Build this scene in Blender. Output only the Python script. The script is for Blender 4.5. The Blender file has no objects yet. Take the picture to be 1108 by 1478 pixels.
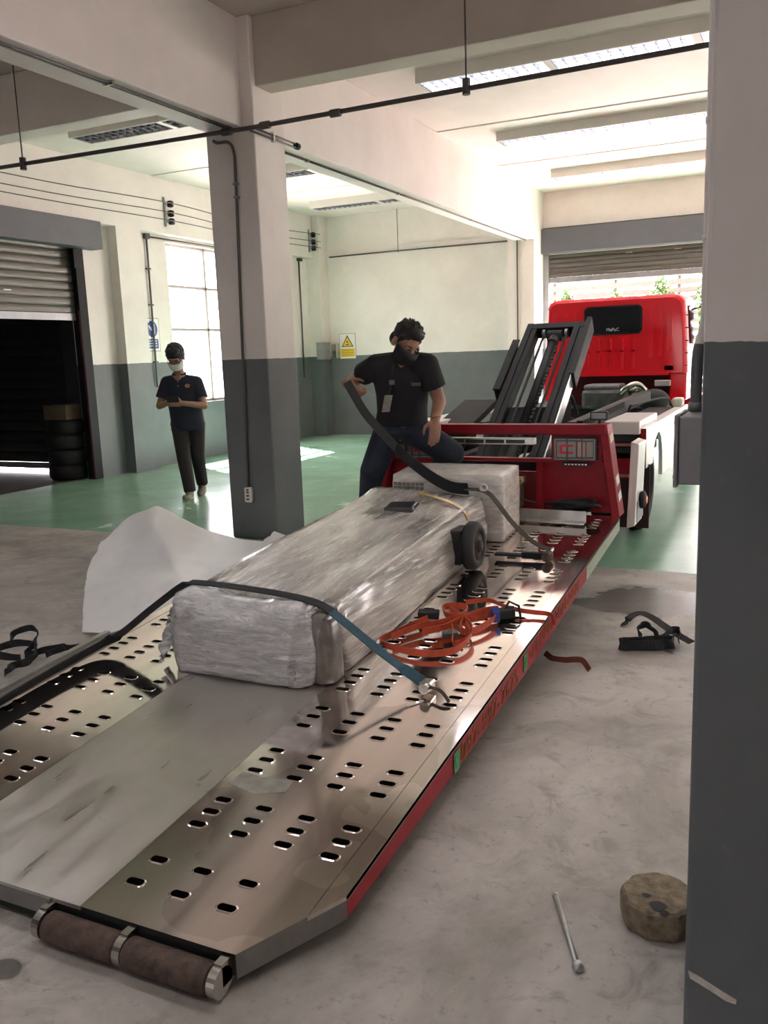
import bpy, bmesh, math, random
from mathutils import Vector, Matrix, noise
import numpy as np
random.seed(7)
SC = bpy.context.scene
COL = SC.collection
PI = math.pi

# ------------------------------------------------------------------ camera
YAW, PITCH, ROLL, FPX = math.radians(25.6), math.radians(10.327), math.radians(2.066), 1247.6
fw = Vector((-math.sin(YAW) * math.cos(PITCH), math.cos(YAW) * math.cos(PITCH), -math.sin(PITCH)))
rt = Vector((math.cos(YAW), math.sin(YAW), 0)); dn = fw.cross(rt)
r2 = rt * math.cos(ROLL) + dn * math.sin(ROLL); d2 = -rt * math.sin(ROLL) + dn * math.cos(ROLL)
cam = bpy.data.cameras.new('camera'); cam.sensor_fit = 'VERTICAL'; cam.sensor_height = 24.0
cam.lens = 24.0 * FPX / 1478.0; cam.clip_start = 0.05; cam.clip_end = 300
co = bpy.data.objects.new('camera', cam); COL.objects.link(co)
mw = Matrix((r2, -d2, -fw)).transposed().to_4x4(); mw.translation = (0, 0, 1.5); co.matrix_world = mw
SC.camera = co

# ------------------------------------------------------------------ world, sun, exposure
W = bpy.data.worlds.new('world'); SC.world = W; W.use_nodes = True
bg = W.node_tree.nodes['Background']
bg.inputs[0].default_value = (1.0, 0.94, 0.965, 1); bg.inputs[1].default_value = 7.0
sun = bpy.data.lights.new('sun', 'SUN'); sun.energy = 52.0; sun.angle = math.radians(0.6); sun.color = (1.0, 0.93, 0.90)
so = bpy.data.objects.new('sun', sun); COL.objects.link(so)
so.rotation_euler = Vector((0.50, -0.32, -0.80)).to_track_quat('-Z', 'Y').to_euler()   # light travels this way
SC.view_settings.view_transform = 'Standard'; SC.view_settings.look = 'None'
SC.view_settings.gamma = 1.0; SC.view_settings.use_curve_mapping = False
SC.view_settings.exposure = 0.85
SC.cycles.max_bounces = 10; SC.cycles.diffuse_bounces = 6; SC.cycles.glossy_bounces = 4
SC.cycles.sample_clamp_indirect = 8.0
SC.cycles.use_denoising = True

def portal(c, sx, sy, direction):
    l = bpy.data.lights.new('portal', 'AREA'); l.shape = 'RECTANGLE'; l.size = sx; l.size_y = sy
    l.cycles.is_portal = True
    o = bpy.data.objects.new('portal', l); COL.objects.link(o); o.location = c
    o.rotation_euler = Vector(direction).to_track_quat('-Z', 'Z' if abs(direction[2]) < .9 else 'Y').to_euler()
portal((-1.8, 15.0, 1.3), 4.2, 2.6, (0, -1, 0))
portal((-8.5, 11.9, 2.05), 2.8, 2.4, (1, 0, 0))
portal((5.1, 2.25, 1.4), 5.5, 2.8, (-1, 0, 0))
portal((-2.85, -4.1, 1.05), .7, 2.1, (0, 1, 0))
portal((5.1, 10.0, 1.5), 6.0, 3.0, (-1, 0, 0))

# ------------------------------------------------------------------ materials
MATS = {}
def nd(nt, t, **kw):
    n = nt.nodes.new(t)
    for k, v in kw.items(): setattr(n, k, v)
    return n
def ln(nt, a, b): nt.links.new(a, b)
def new_mat(name):
    m = bpy.data.materials.new(name); m.use_nodes = True; nt = m.node_tree
    return m, nt, nt.nodes['Principled BSDF']
def mixcol(nt, fac, a, b, blend='MIX'):
    n = nd(nt, 'ShaderNodeMix', data_type='RGBA', blend_type=blend)
    for sock, val in ((n.inputs[0], fac), (n.inputs[6], a), (n.inputs[7], b)):
        if hasattr(val, 'is_output'): ln(nt, val, sock)
        elif isinstance(val, (int, float)): sock.default_value = val
        else: sock.default_value = (*val, 1)
    return n.outputs[2]
def pos(nt): return nd(nt, 'ShaderNodeNewGeometry').outputs['Position']
def nz(nt, scale, detail=4, rough=.55, vec=None, stretch=None, dist=0.0):
    n = nd(nt, 'ShaderNodeTexNoise'); n.inputs['Scale'].default_value = scale
    n.inputs['Detail'].default_value = detail; n.inputs['Roughness'].default_value = rough
    n.inputs['Distortion'].default_value = dist
    v = vec or pos(nt)
    if stretch:
        mp = nd(nt, 'ShaderNodeMapping'); mp.inputs['Scale'].default_value = stretch[:3]
        if len(stretch) > 3: mp.inputs['Rotation'].default_value = stretch[3]
        ln(nt, v, mp.inputs[0]); v = mp.outputs[0]
    ln(nt, v, n.inputs['Vector']); return n.outputs['Fac']
def ramp(nt, fac, p0, p1, c0=(0, 0, 0), c1=(1, 1, 1)):
    r = nd(nt, 'ShaderNodeValToRGB'); e = r.color_ramp.elements
    e[0].position, e[1].position = p0, p1; e[0].color = (*c0, 1); e[1].color = (*c1, 1)
    ln(nt, fac, r.inputs[0]); return r.outputs[0]
def math_(nt, op, a, b=0.0):
    n = nd(nt, 'ShaderNodeMath', operation=op)
    for s, v in ((n.inputs[0], a), (n.inputs[1], b)):
        if hasattr(v, 'is_output'): ln(nt, v, s)
        else: s.default_value = v
    return n.outputs[0]
def bump(nt, bs, h, strength=.2, dist=.01):
    b = nd(nt, 'ShaderNodeBump'); b.inputs['Strength'].default_value = strength; b.inputs['Distance'].default_value = dist
    ln(nt, h, b.inputs['Height']); ln(nt, b.outputs[0], bs.inputs['Normal'])

def M(name, col, rough=.6, metal=0.0, var=0.0, vs=6.0, bmp=0.0, bs_=60.0, coat=0.0, emit=None, alpha=None, trans=0.0):
    if name in MATS: return MATS[name]
    m, nt, b = new_mat(name)
    b.inputs['Roughness'].default_value = rough; b.inputs['Metallic'].default_value = metal
    if coat: b.inputs['Coat Weight'].default_value = coat; b.inputs['Coat Roughness'].default_value = .08
    if trans: b.inputs['Transmission Weight'].default_value = trans
    if var:
        f = nz(nt, vs, 5, .6)
        c = mixcol(nt, ramp(nt, f, .3, .7), [x * (1 - var) for x in col], [min(1, x * (1 + var)) for x in col])
        ln(nt, c, b.inputs['Base Color'])
    else: b.inputs['Base Color'].default_value = (*col, 1)
    if bmp: bump(nt, b, nz(nt, bs_, 3), bmp)
    if emit: b.inputs['Emission Color'].default_value = (*emit[0], 1); b.inputs['Emission Strength'].default_value = emit[1]
    MATS[name] = m; return m

def wall_paint():
    m, nt, b = new_mat('wall_paint'); p = pos(nt)
    sx = nd(nt, 'ShaderNodeSeparateXYZ'); ln(nt, p, sx.inputs[0])
    z = math_(nt, 'ADD', sx.outputs[2], math_(nt, 'MULTIPLY', math_(nt, 'SUBTRACT', nz(nt, 9, 3), .5), .02))
    k = ramp(nt, z, .0, 1.0)     # placeholder replaced by compare
    k = math_(nt, 'GREATER_THAN', z, 1.5)
    f = nz(nt, 1.6, 6, .62); f2 = nz(nt, 14, 5, .7)
    up = mixcol(nt, ramp(nt, f, .35, .7), (.70, .66, .622), (.80, .755, .718))
    up = mixcol(nt, ramp(nt, f2, .64, .74), up, (.55, .52, .47))
    lo = mixcol(nt, ramp(nt, f, .3, .7), (.105, .117, .122), (.145, .158, .162))
    lo = mixcol(nt, ramp(nt, f2, .62, .8), lo, (.19, .19, .18))
    ln(nt, mixcol(nt, k, lo, up), b.inputs['Base Color'])
    b.inputs['Roughness'].default_value = .55
    bump(nt, b, nz(nt, 22, 5, .6), .12, .01)
    return m
def ceil_paint():
    m, nt, b = new_mat('ceiling_paint')
    f = nz(nt, 1.2, 6, .6)
    ln(nt, mixcol(nt, ramp(nt, f, .35, .7), (.71, .66, .625), (.81, .76, .73)), b.inputs['Base Color'])
    b.inputs['Roughness'].default_value = .6; bump(nt, b, nz(nt, 20, 5), .1)
    return m
def floor_mat():
    m, nt, b = new_mat('floor_mix'); p = pos(nt)
    sx = nd(nt, 'ShaderNodeSeparateXYZ'); ln(nt, p, sx.inputs[0])
    edge = math_(nt, 'ADD', sx.outputs[1], math_(nt, 'MULTIPLY', math_(nt, 'SUBTRACT', nz(nt, 5, 4), .5), .06))
    k = math_(nt, 'GREATER_THAN', edge, 5.88)
    f1 = nz(nt, 1.1, 8, .65, dist=.6); f2 = nz(nt, 5, 8, .7, dist=1.0); f3 = nz(nt, 26, 6, .75)
    conc = mixcol(nt, ramp(nt, f1, .36, .64), (.235, .212, .187), (.47, .435, .395))
    conc = mixcol(nt, ramp(nt, f2, .52, .72), conc, (.22, .20, .175))
    conc = mixcol(nt, ramp(nt, f3, .57, .72), conc, (.17, .155, .14))
    # oil stains with shapes of their own
    st = None
    for (x, y, rx, ry) in ((-.72, 5.15, .45, .42), (-.45, 4.42, .24, .22), (-.95, 5.0, .3, .2), (-2.0, 1.36, .09, .05), (-6.1, 4.9, .3, .12), (-1.75, 1.33, .06, .045)):
        d = nd(nt, 'ShaderNodeVectorMath', operation='SUBTRACT'); ln(nt, p, d.inputs[0]); d.inputs[1].default_value = (x, y, 0)
        s = nd(nt, 'ShaderNodeVectorMath', operation='MULTIPLY'); ln(nt, d.outputs[0], s.inputs[0]); s.inputs[1].default_value = (1 / rx, 1 / ry, 0)
        l = nd(nt, 'ShaderNodeVectorMath', operation='LENGTH'); ln(nt, s.outputs[0], l.inputs[0])
        v = math_(nt, 'SUBTRACT', 1.35, math_(nt, 'ADD', l.outputs['Value'], math_(nt, 'MULTIPLY', nz(nt, 6, 6, .7), .9)))
        st = v if st is None else math_(nt, 'MAXIMUM', st, v)
    stf = ramp(nt, st, .0, .22)
    conc = mixcol(nt, math_(nt, 'MULTIPLY', stf, .75), conc, (.075, .068, .062))
    g = mixcol(nt, ramp(nt, f1, .3, .7), (.20, .375, .262), (.29, .465, .35))
    g = mixcol(nt, ramp(nt, nz(nt, 3.0, 8, .7, stretch=(1, 2.6, 1), dist=1.2), .58, .76), g, (.165, .30, .215))
    g = mixcol(nt, ramp(nt, f2, .55, 1.0), g, (.27, .43, .325))
    ln(nt, mixcol(nt, k, conc, g), b.inputs['Base Color'])
    rr = mixcol(nt, k, mixcol(nt, ramp(nt, f2, .3, .7), (.42, .42, .42), (.62, .62, .62)), mixcol(nt, ramp(nt, f1, .3, .75), (.17, .17, .17), (.30, .30, .30)))
    rr = mixcol(nt, stf, rr, (.22, .22, .22))
    ln(nt, rr, b.inputs['Roughness'])
    bump(nt, b, f3, .08, .004)
    return m
def steel_mat(name, c0, c1, r0, r1):
    m, nt, b = new_mat(name); b.inputs['Metallic'].default_value = 1.0
    f = nz(nt, 2.3, 6, .6, dist=.8); v = nd(nt, 'ShaderNodeTexVoronoi'); v.inputs['Scale'].default_value = 2.2
    wv = nd(nt, 'ShaderNodeVectorMath', operation='ADD'); ln(nt, pos(nt), wv.inputs[0])
    wn = nd(nt, 'ShaderNodeTexNoise'); wn.inputs['Scale'].default_value = 2.5; ln(nt, pos(nt), wn.inputs['Vector'])
    sc = nd(nt, 'ShaderNodeVectorMath', operation='SCALE'); ln(nt, wn.outputs['Color'], sc.inputs[0]); sc.inputs['Scale'].default_value = .5
    ln(nt, sc.outputs[0], wv.inputs[1]); ln(nt, wv.outputs[0], v.inputs['Vector'])
    sep = nd(nt, 'ShaderNodeSeparateColor'); ln(nt, v.outputs['Color'], sep.inputs[0])
    streak = nz(nt, 6, 4, .5, stretch=(3, .5, 1))
    c = mixcol(nt, ramp(nt, f, .3, .7), c0, c1)
    c = mixcol(nt, ramp(nt, sep.outputs[0], .78, .82), c, [x * .90 for x in c0])     # stained sheets
    c = mixcol(nt, ramp(nt, nz(nt, 30, 4, .7), .66, .75), c, [x * .85 for x in c0])
    ln(nt, c, b.inputs['Base Color'])
    rg = mixcol(nt, ramp(nt, streak, .3, .7), (r0,) * 3, (r1,) * 3)
    ln(nt, rg, b.inputs['Roughness']); bump(nt, b, streak, .015, .002)
    return m
def film_mat():
    m, nt, b = new_mat('stretch_film')
    s1 = nz(nt, 1.0, 7, .66, stretch=(10, 1.3, 13, (.16, 0, .10)), dist=.5)
    s2 = nz(nt, 1.0, 5, .7, stretch=(45, 4, 60, (.26, 0, -.12)), dist=.3)
    base = mixcol(nt, ramp(nt, s1, .36, .66), (.19, .17, .15), (.60, .56, .51))
    base = mixcol(nt, ramp(nt, s2, .55, .68), base, (.80, .77, .73))
    ln(nt, base, b.inputs['Base Color']); b.inputs['Roughness'].default_value = .27
    b.inputs['Coat Weight'].default_value = .8; b.inputs['Coat Roughness'].default_value = .14
    h = math_(nt, 'ADD', s1, math_(nt, 'MULTIPLY', s2, .6)); bump(nt, b, h, .75, .02)
    return m
def bubble_mat():
    m, nt, b = new_mat('bubble_wrap')
    s1 = nz(nt, 1.0, 7, .72, stretch=(7, 9, 34, (0, .10, 0)), dist=1.1)
    v = nd(nt, 'ShaderNodeTexVoronoi'); v.inputs['Scale'].default_value = 55; ln(nt, pos(nt), v.inputs['Vector'])
    base = mixcol(nt, ramp(nt, s1, .35, .7), (.42, .415, .41), (.88, .875, .87))
    ln(nt, base, b.inputs['Base Color']); b.inputs['Roughness'].default_value = .22
    b.inputs['Coat Weight'].default_value = .8; b.inputs['Coat Roughness'].default_value = .1
    h = math_(nt, 'ADD', s1, math_(nt, 'MULTIPLY', v.outputs['Distance'], -.18)); bump(nt, b, h, .9, .02)
    return m
def streak_mat(name, c0, c1, rough, stretch, scale=8, metal=0.0):
    m, nt, b = new_mat(name)
    ln(nt, mixcol(nt, ramp(nt, nz(nt, scale, 6, .65, stretch=stretch), .35, .68), c0, c1), b.inputs['Base Color'])
    b.inputs['Roughness'].default_value = rough; b.inputs['Metallic'].default_value = metal
    return m
def glass_pane():
    m, nt, b = new_mat('window_glass')
    tr = nd(nt, 'ShaderNodeBsdfTransparent'); gl = nd(nt, 'ShaderNodeBsdfGlossy'); gl.inputs['Roughness'].default_value = .05
    mx = nd(nt, 'ShaderNodeMixShader'); mx.inputs[0].default_value = .06
    tr.inputs[0].default_value = (.93, .95, .95, 1)
    ln(nt, tr.outputs[0], mx.inputs[1]); ln(nt, gl.outputs[0], mx.inputs[2])
    ln(nt, mx.outputs[0], nt.nodes['Material Output'].inputs[0]); return m

WALL = wall_paint(); CEIL = ceil_paint(); FLOOR = floor_mat(); GLASS = glass_pane()
STEEL = steel_mat('deck_steel', (.80, .73, .69), (.92, .85, .81), .06, .14)
STEEL2 = steel_mat('deck_steel_worn', (.58, .555, .51), (.72, .69, .64), .26, .42)
FILM = film_mat(); BUBBLE = bubble_mat()
RED = M('truck_red', (.74, .004, .014), .30, 0, .05, 3, coat=.25)
DRED = M('bed_red', (.27, .009, .018), .42, 0, .18, 5)
DRED.node_tree.nodes['Principled BSDF'].inputs['Specular IOR Level'].default_value = .25
WHITE = M('white_paint', (.80, .78, .75), .35, 0, .04, 3, coat=.3)
BLACK = M('black_rubber', (.014, .014, .015), .7, 0, .2, 20)
DARKM = M('dark_painted_steel', (.011, .0115, .013), .55, .0, .25, 6)
DARKM.node_tree.nodes['Principled BSDF'].inputs['Specular IOR Level'].default_value = .2
GREYM = M('grey_metal', (.26, .27, .28), .45, .6, .1, 8)
ALU = M('aluminium', (.62, .62, .60), .32, 1.0, .12, 10)
CHROME = M('zinc_steel', (.55, .53, .48), .25, 1.0, .1, 20)
RUST = M('rusty_steel', (.075, .047, .035), .75, .1, .5, 30, .5, 60)
GPAINT = M('fascia_grey', (.085, .092, .105), .5, 0, .07, 3)
PIPE = M('pipe_grey', (.085, .08, .078), .5, .3, .15, 8)
WEBB = M('black_webbing', (.012, .013, .016), .75, 0, .3, 60, .3, 300)
TEAL = M('teal_webbing', (.012, .060, .090), .7, 0, .25, 60, .3, 300)
ORNG = M('orange_webbing', (.46, .062, .02), .65, 0, .2, 40, .3, 300)
BROWNW = M('dirty_orange_webbing', (.17, .045, .025), .75, 0, .35, 40)
LAMPW = M('lamp_body_white', (.62, .60, .56), .5, 0, .03)
LOUV = M('louvre_grey', (.16, .17, .21), .6)
TUBE = M('lit_tube', (1, 1, 1), .4, emit=((.95, .93, 1.0), 17.0))

# ------------------------------------------------------------------ geometry helpers
def V3(*a): return Vector(a if len(a) == 3 else a[0])
class B:
    def __init__(s): s.v = []; s.f = []
    def add(s, vs, fs):
        o = len(s.v); s.v += [tuple(x) for x in vs]; s.f += [tuple(i + o for i in f) for f in fs]; return s
    def box(s, x0, x1, y0, y1, z0, z1):
        vs = [(x, y, z) for z in (z0, z1) for y in (y0, y1) for x in (x0, x1)]
        return s.add(vs, [(0, 2, 3, 1), (4, 5, 7, 6), (0, 1, 5, 4), (2, 6, 7, 3), (0, 4, 6, 2), (1, 3, 7, 5)])
    def obox(s, c, ax, ay, az):
        c = V3(c); ax, ay, az = V3(ax), V3(ay), V3(az)
        vs = [c + ax * x + ay * y + az * z for z in (-1, 1) for y in (-1, 1) for x in (-1, 1)]
        fs = [(0, 2, 3, 1), (4, 5, 7, 6), (0, 1, 5, 4), (2, 6, 7, 3), (0, 4, 6, 2), (1, 3, 7, 5)]
        if ax.cross(ay).dot(az) < 0: fs = [f[::-1] for f in fs]
        return s.add(vs, fs)
    def bar(s, p0, p1, w, h, up=(0, 0, 1)):
        p0, p1 = V3(p0), V3(p1); d = (p1 - p0); L = d.length; d.normalize()
        side = d.cross(V3(up)).normalized(); u = side.cross(d)
        return s.obox((p0 + p1) / 2, d * L / 2, side * w / 2, u * h / 2)
    def prism(s, poly, off):
        off = V3(off); n = len(poly); a = [V3(p) for p in poly]; b = [p + off for p in a]
        nrm = Vector((0, 0, 0))
        for i in range(n): nrm += a[i].cross(a[(i + 1) % n])
        fs = [tuple(range(n))[::-1], tuple(range(n, 2 * n))] + [(i, (i + 1) % n, n + (i + 1) % n, n + i) for i in range(n)]
        if nrm.dot(off) < 0: fs = [f[::-1] for f in fs]
        return s.add(a + b, fs)
    def tube(s, pts, r, n=8, caps=True, closed=False):
        pts = [V3(p) for p in pts]; m = len(pts); rs = r if isinstance(r, (list, tuple)) else [r] * m
        t0 = (pts[1] - pts[0]).normalized(); up = Vector((0, 0, 1)) if abs(t0.z) < .9 else Vector((1, 0, 0))
        nv = t0.cross(up).normalized(); vs = []
        for i, p in enumerate(pts):
            if closed: t = pts[(i + 1) % m] - pts[i - 1]
            else: t = pts[min(i + 1, m - 1)] - pts[max(i - 1, 0)]
            t.normalize(); nv = (nv - t * nv.dot(t)).normalized(); bv = t.cross(nv)
            vs += [p + (nv * math.cos(2 * PI * k / n) + bv * math.sin(2 * PI * k / n)) * rs[i] for k in range(n)]
        fs = []
        for i in range(m if closed else m - 1):
            j = (i + 1) % m
            fs += [(i * n + k, i * n + (k + 1) % n, j * n + (k + 1) % n, j * n + k) for k in range(n)]
        if caps and not closed: fs += [tuple(range(n))[::-1], tuple(range((m - 1) * n, m * n))]
        return s.add(vs, fs)
    def cyl(s, p0, p1, r, n=16, r1=None): return s.tube([p0, p1], [r, r if r1 is None else r1], n)
    def lathe(s, c, axis, prof, n=24):
        c = V3(c); a = V3(axis).normalized(); u = a.orthogonal().normalized(); w = a.cross(u); m = len(prof); vs = []
        for (r, h) in prof: vs += [c + a * h + (u * math.cos(2 * PI * k / n) + w * math.sin(2 * PI * k / n)) * r for k in range(n)]
        fs = [(i * n + k, i * n + (k + 1) % n, (i + 1) * n + (k + 1) % n, (i + 1) * n + k) for i in range(m - 1) for k in range(n)]
        fs += [tuple(range(n))[::-1], tuple(range((m - 1) * n, m * n))]
        return s.add(vs, fs)
    def ell(s, c, r, rot=None, nu=16, nv=10):
        c = V3(c); vs = [Vector((0, 0, -1))]; 
        for i in range(1, nv):
            ph = -PI / 2 + PI * i / nv
            vs += [Vector((math.cos(ph) * math.cos(2 * PI * k / nu), math.cos(ph) * math.sin(2 * PI * k / nu), math.sin(ph))) for k in range(nu)]
        vs.append(Vector((0, 0, 1)))
        R = rot.to_matrix() if rot is not None else Matrix.Identity(3)
        vs = [c + R @ Vector((v.x * r[0], v.y * r[1], v.z * r[2])) for v in vs]
        fs = [(0, 1 + (k + 1) % nu, 1 + k) for k in range(nu)]
        for i in range(nv - 2):
            a, b_ = 1 + i * nu, 1 + (i + 1) * nu
            fs += [(a + k, a + (k + 1) % nu, b_ + (k + 1) % nu, b_ + k) for k in range(nu)]
        t = len(vs) - 1; a = 1 + (nv - 2) * nu
        fs += [(a + k, a + (k + 1) % nu, t) for k in range(nu)]
        return s.add(vs, fs)
    def cone(s, p0, p1, r0, r1, c0=True, c1=True, n=14):
        p0, p1 = V3(p0), V3(p1)
        s.tube([p0, p1], [r0, r1], n)
        if c0: s.ell(p0, (r0,) * 3, None, n, 8)
        if c1: s.ell(p1, (r1,) * 3, None, n, 8)
        return s
    def ribbon(s, pts, wd, width, th=.004):
        pts = [V3(p) for p in pts]; m = len(pts); vs = []
        for i, p in enumerate(pts):
            t = (pts[min(i + 1, m - 1)] - pts[max(i - 1, 0)]).normalized()
            w = V3(wd[i] if isinstance(wd, list) else wd); w = (w - t * w.dot(t)).normalized(); nn = t.cross(w)
            vs += [p + w * width / 2 + nn * th / 2, p - w * width / 2 + nn * th / 2, p - w * width / 2 - nn * th / 2, p + w * width / 2 - nn * th / 2]
        fs = [(i * 4 + k, (i + 1) * 4 + k, (i + 1) * 4 + (k + 1) % 4, i * 4 + (k + 1) % 4) for i in range(m - 1) for k in range(4)]
        fs += [(0, 1, 2, 3), ((m - 1) * 4 + 3, (m - 1) * 4 + 2, (m - 1) * 4 + 1, (m - 1) * 4)]
        return s.add(vs, fs)
    def build(s, name, mat, parent=None, smooth=False, bevel=0.0, seg=2, sub=0, fix=False):
        off = Vector((0, 0, 0)); p = parent
        while p is not None: off += p.location; p = p.parent
        me = bpy.data.meshes.new(name); me.from_pydata([tuple(Vector(v) - off) for v in s.v], [], s.f)
        if fix:
            bm = bmesh.new(); bm.from_mesh(me); bmesh.ops.recalc_face_normals(bm, faces=bm.faces); bm.to_mesh(me); bm.free()
        me.materials.append(mat)
        if smooth:
            for q in me.polygons: q.use_smooth = True
        o = bpy.data.objects.new(name, me); COL.objects.link(o)
        if parent is not None: o.parent = parent
        if bevel:
            b = o.modifiers.new('bevel', 'BEVEL'); b.width = bevel; b.segments = seg; b.limit_method = 'ANGLE'; b.angle_limit = math.radians(40)
        if sub:
            q = o.modifiers.new('sub', 'SUBSURF'); q.levels = sub; q.render_levels = sub
        return o
def spline(ctrl, per=8):
    P = [V3(c) for c in ctrl]; out = []
    for i in range(len(P) - 1):
        p0, p1, p2, p3 = P[max(i - 1, 0)], P[i], P[i + 1], P[min(i + 2, len(P) - 1)]
        for k in range(per):
            t = k / per
            out.append(.5 * ((2 * p1) + (p2 - p0) * t + (2 * p0 - 5 * p1 + 4 * p2 - p3) * t * t + (3 * p1 - p0 - 3 * p2 + p3) * t ** 3))
    out.append(P[-1]); return out
def root(name, label, cat, loc=(0, 0, 0), group=None):
    o = bpy.data.objects.new(name, None); COL.objects.link(o); o.location = loc; o.empty_display_size = .1
    return tag(o, label, cat, group)
def tag(o, label, cat, group=None):
    o['label'] = label; o['category'] = cat
    if group: o['group'] = group
    return o
def struct(o, label=None):
    o['kind'] = 'structure'
    if label: o['label'] = label
    return o
def copy_tree(o, delta, parent=None):
    c = o.copy(); COL.objects.link(c); c.parent = parent
    if parent is None: c.location = o.location + Vector(delta)
    for ch in o.children: copy_tree(ch, (0, 0, 0), c)
    return c
def text_mesh(name, body, size, mat, parent, origin, xax, yax, outline=0.0, extrude=.0006, sx=1.0):
    cu = bpy.data.curves.new(name, 'FONT'); cu.body = body; cu.size = size; cu.resolution_u = 3
    if outline: cu.fill_mode = 'NONE'; cu.bevel_depth = outline; cu.bevel_resolution = 0
    else: cu.extrude = extrude
    to = bpy.data.objects.new(name, cu); COL.objects.link(to)
    dg = bpy.context.evaluated_depsgraph_get(); me = bpy.data.meshes.new_from_object(to.evaluated_get(dg))
    bpy.data.objects.remove(to); me.name = name
    xa, ya = V3(xax).normalized(), V3(yax).normalized(); za = xa.cross(ya)
    off = Vector((0, 0, 0)); p = parent
    while p is not None: off += p.location; p = p.parent
    for v in me.vertices: v.co = V3(origin) + xa * v.co.x * sx + ya * v.co.y + za * v.co.z - off
    me.materials.clear(); me.materials.append(mat)
    o = bpy.data.objects.new(name, me); COL.objects.link(o); o.parent = parent; return o

# ================================================================== STRUCTURE
struct(B().box(-8.6, 6, -4, 15.1, -.12, 0).build('floor', FLOOR), 'bare concrete floor in front, green painted floor behind')
SHADEC = M('shaded_ceiling_paint', (.50, .455, .40), .7, 0, .08, 2)  # front-bay shade put into the colour of ceiling and cross beam
struct(B().box(-8.6, 6, 6.2, 15.1, 4.06, 4.22).build('ceiling', CEIL), 'white painted concrete ceiling')
struct(B().box(-8.6, 6, -4, 6.2, 4.06, 4.22).build('ceiling', SHADEC), 'front bay ceiling with its shade painted in brown')
struct(B().box(-45, 10, -45, -4.2, -.124, -.10).build('ground_bounce_cut', M('asphalt', (.07, .07, .07), .9, 0, .2, 3)), 'dark asphalt ground, unseen, added to cut bounced light')  # out of view, added dark so less light bounces in from behind
gr = M('outside_concrete', (.68, .56, .55), .8, 0, .08, 2)
struct(B().box(-45, 45, -45, 60, -.2, -.125).build('ground_outside', gr), 'sunlit pale concrete ground outside')
struct(B().box(10.0, 10.3, -30, 16, -.13, 5.0).build('wall_light_block', M('blocker_wall', (.20, .19, .18), .9, 0, .1, 1)), 'unseen wall added to block light from the right')  # added out of view to cut light from low sky and sunlit ground
# left wall with shutter opening and window
w = B()
w.box(-8.6, -8.4, -4, 5.9, 0, 4.06); w.box(-8.6, -8.4, 5.9, 8.74, 2.98, 4.06)
w.box(-8.6, -8.4, 8.74, 10.5, 0, 4.06); w.box(-8.6, -8.4, 10.5, 13.3, 0, .87); w.box(-8.6, -8.4, 10.5, 13.3, 3.22, 4.06)
w.box(-8.6, -8.4, 13.3, 15.1, 0, 4.06)
w.box(-8.4, -8.24, 9.3, 9.78, 0, 3.3); w.box(-8.4, -8.24, -4, 14.55, 3.30, 4.06); w.box(-8.4, -8.12, 14.55, 14.9, 0, 4.06)
w.box(-8.4, -8.24, 13.45, 13.8, 0, 3.3)
struct(w.build('wall_left', WALL), 'left hall wall, white over grey paint, with shutter doorway and window')
w = B()
w.box(-8.6, -3.93, 14.9, 15.1, 0, 4.06); w.box(-3.93, .35, 14.9, 15.1, 3.05, 4.06); w.box(.35, 5.2, 14.9, 15.1, 0, 4.06)
w.box(-4.42, -3.97, 14.3, 14.9, 0, 4.06); w.box(-8.2, -4.42, 14.86, 14.9, 0, 3.43)
struct(w.build('wall_back', WALL), 'back hall wall, white over grey paint, with truck doorway')
w = B()
w.box(5, 5.2, -4, -.5, 0, 4.06); w.box(5, 5.2, -.5, 5, 2.8, 4.06); w.box(5, 5.2, 5, 7, 0, 4.06); w.box(5, 5.2, 7, 13, 3.0, 4.06); w.box(5, 5.2, 13, 15.1, 0, 4.06)
struct(w.build('wall_right', M('low_bounce_render', (.17, .165, .155), .8, 0, .15, 3)))  # unseen right and front walls coloured dark to cut bounced light
w = B(); w.box(-8.6, -3.2, -4.2, -4, 0, 4.06); w.box(-3.2, -2.5, -4.2, -4, 2.1, 4.06); w.box(-2.5, 5.2, -4.2, -4, 0, 4.06)
DULL = M('low_bounce_render', (.17, .165, .155), .8, 0, .15, 3); struct(w.build('wall_front', DULL)); struct(B().box(-8.6, 5.2, -4.2, 15.1, 4.23, 11.5).build('wall_shade_block', WALL))  # block above the hall added unseen, to throw shade on the ground
col1 = struct(B().box(-4.32, -3.866, 6.0, 6.45, 0, 4.06).build('column', WALL, bevel=.012), 'square column, white over dark grey, with an outlet')
pil = struct(B().box(-.158, .30, 1.7, 2.15, 0, 4.06).build('column', WALL, bevel=.01), 'foreground column, white over dark grey paint')
struct(B().box(-4.30, -3.97, 6.45, 14.3, 3.26, 4.06).build('beam', CEIL, bevel=.008), 'concrete beam running to the truck doorway')
struct(B().box(-4.30, -3.97, -4, 6.0, 3.27, 4.06).build('beam', CEIL, bevel=.008), 'concrete beam running from the column over the foam sheet')
struct(B().box(-3.866, 5, 6.05, 6.28, 3.56, 4.06).build('beam', SHADEC, bevel=.008), 'concrete cross beam right of the column')
struct(B().box(-8.24, -4.32, 6.05, 6.28, 3.56, 4.06).build('beam', CEIL, bevel=.008), 'concrete cross beam left of the column')
for i, y in enumerate((10.1, 12.35)):
    struct(B().box(-3.97, 5, y, y + .5, 4.048, 4.06).build('trim_%d' % (i + 1), CEIL))
    struct(B().box(-8.24, -4.3, y, y + .5, 4.048, 4.06).build('trim_%d' % (i + 3), CEIL))
ch = M('bare_plaster', (.52, .49, .44), .8, 0, .2, 40)
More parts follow.
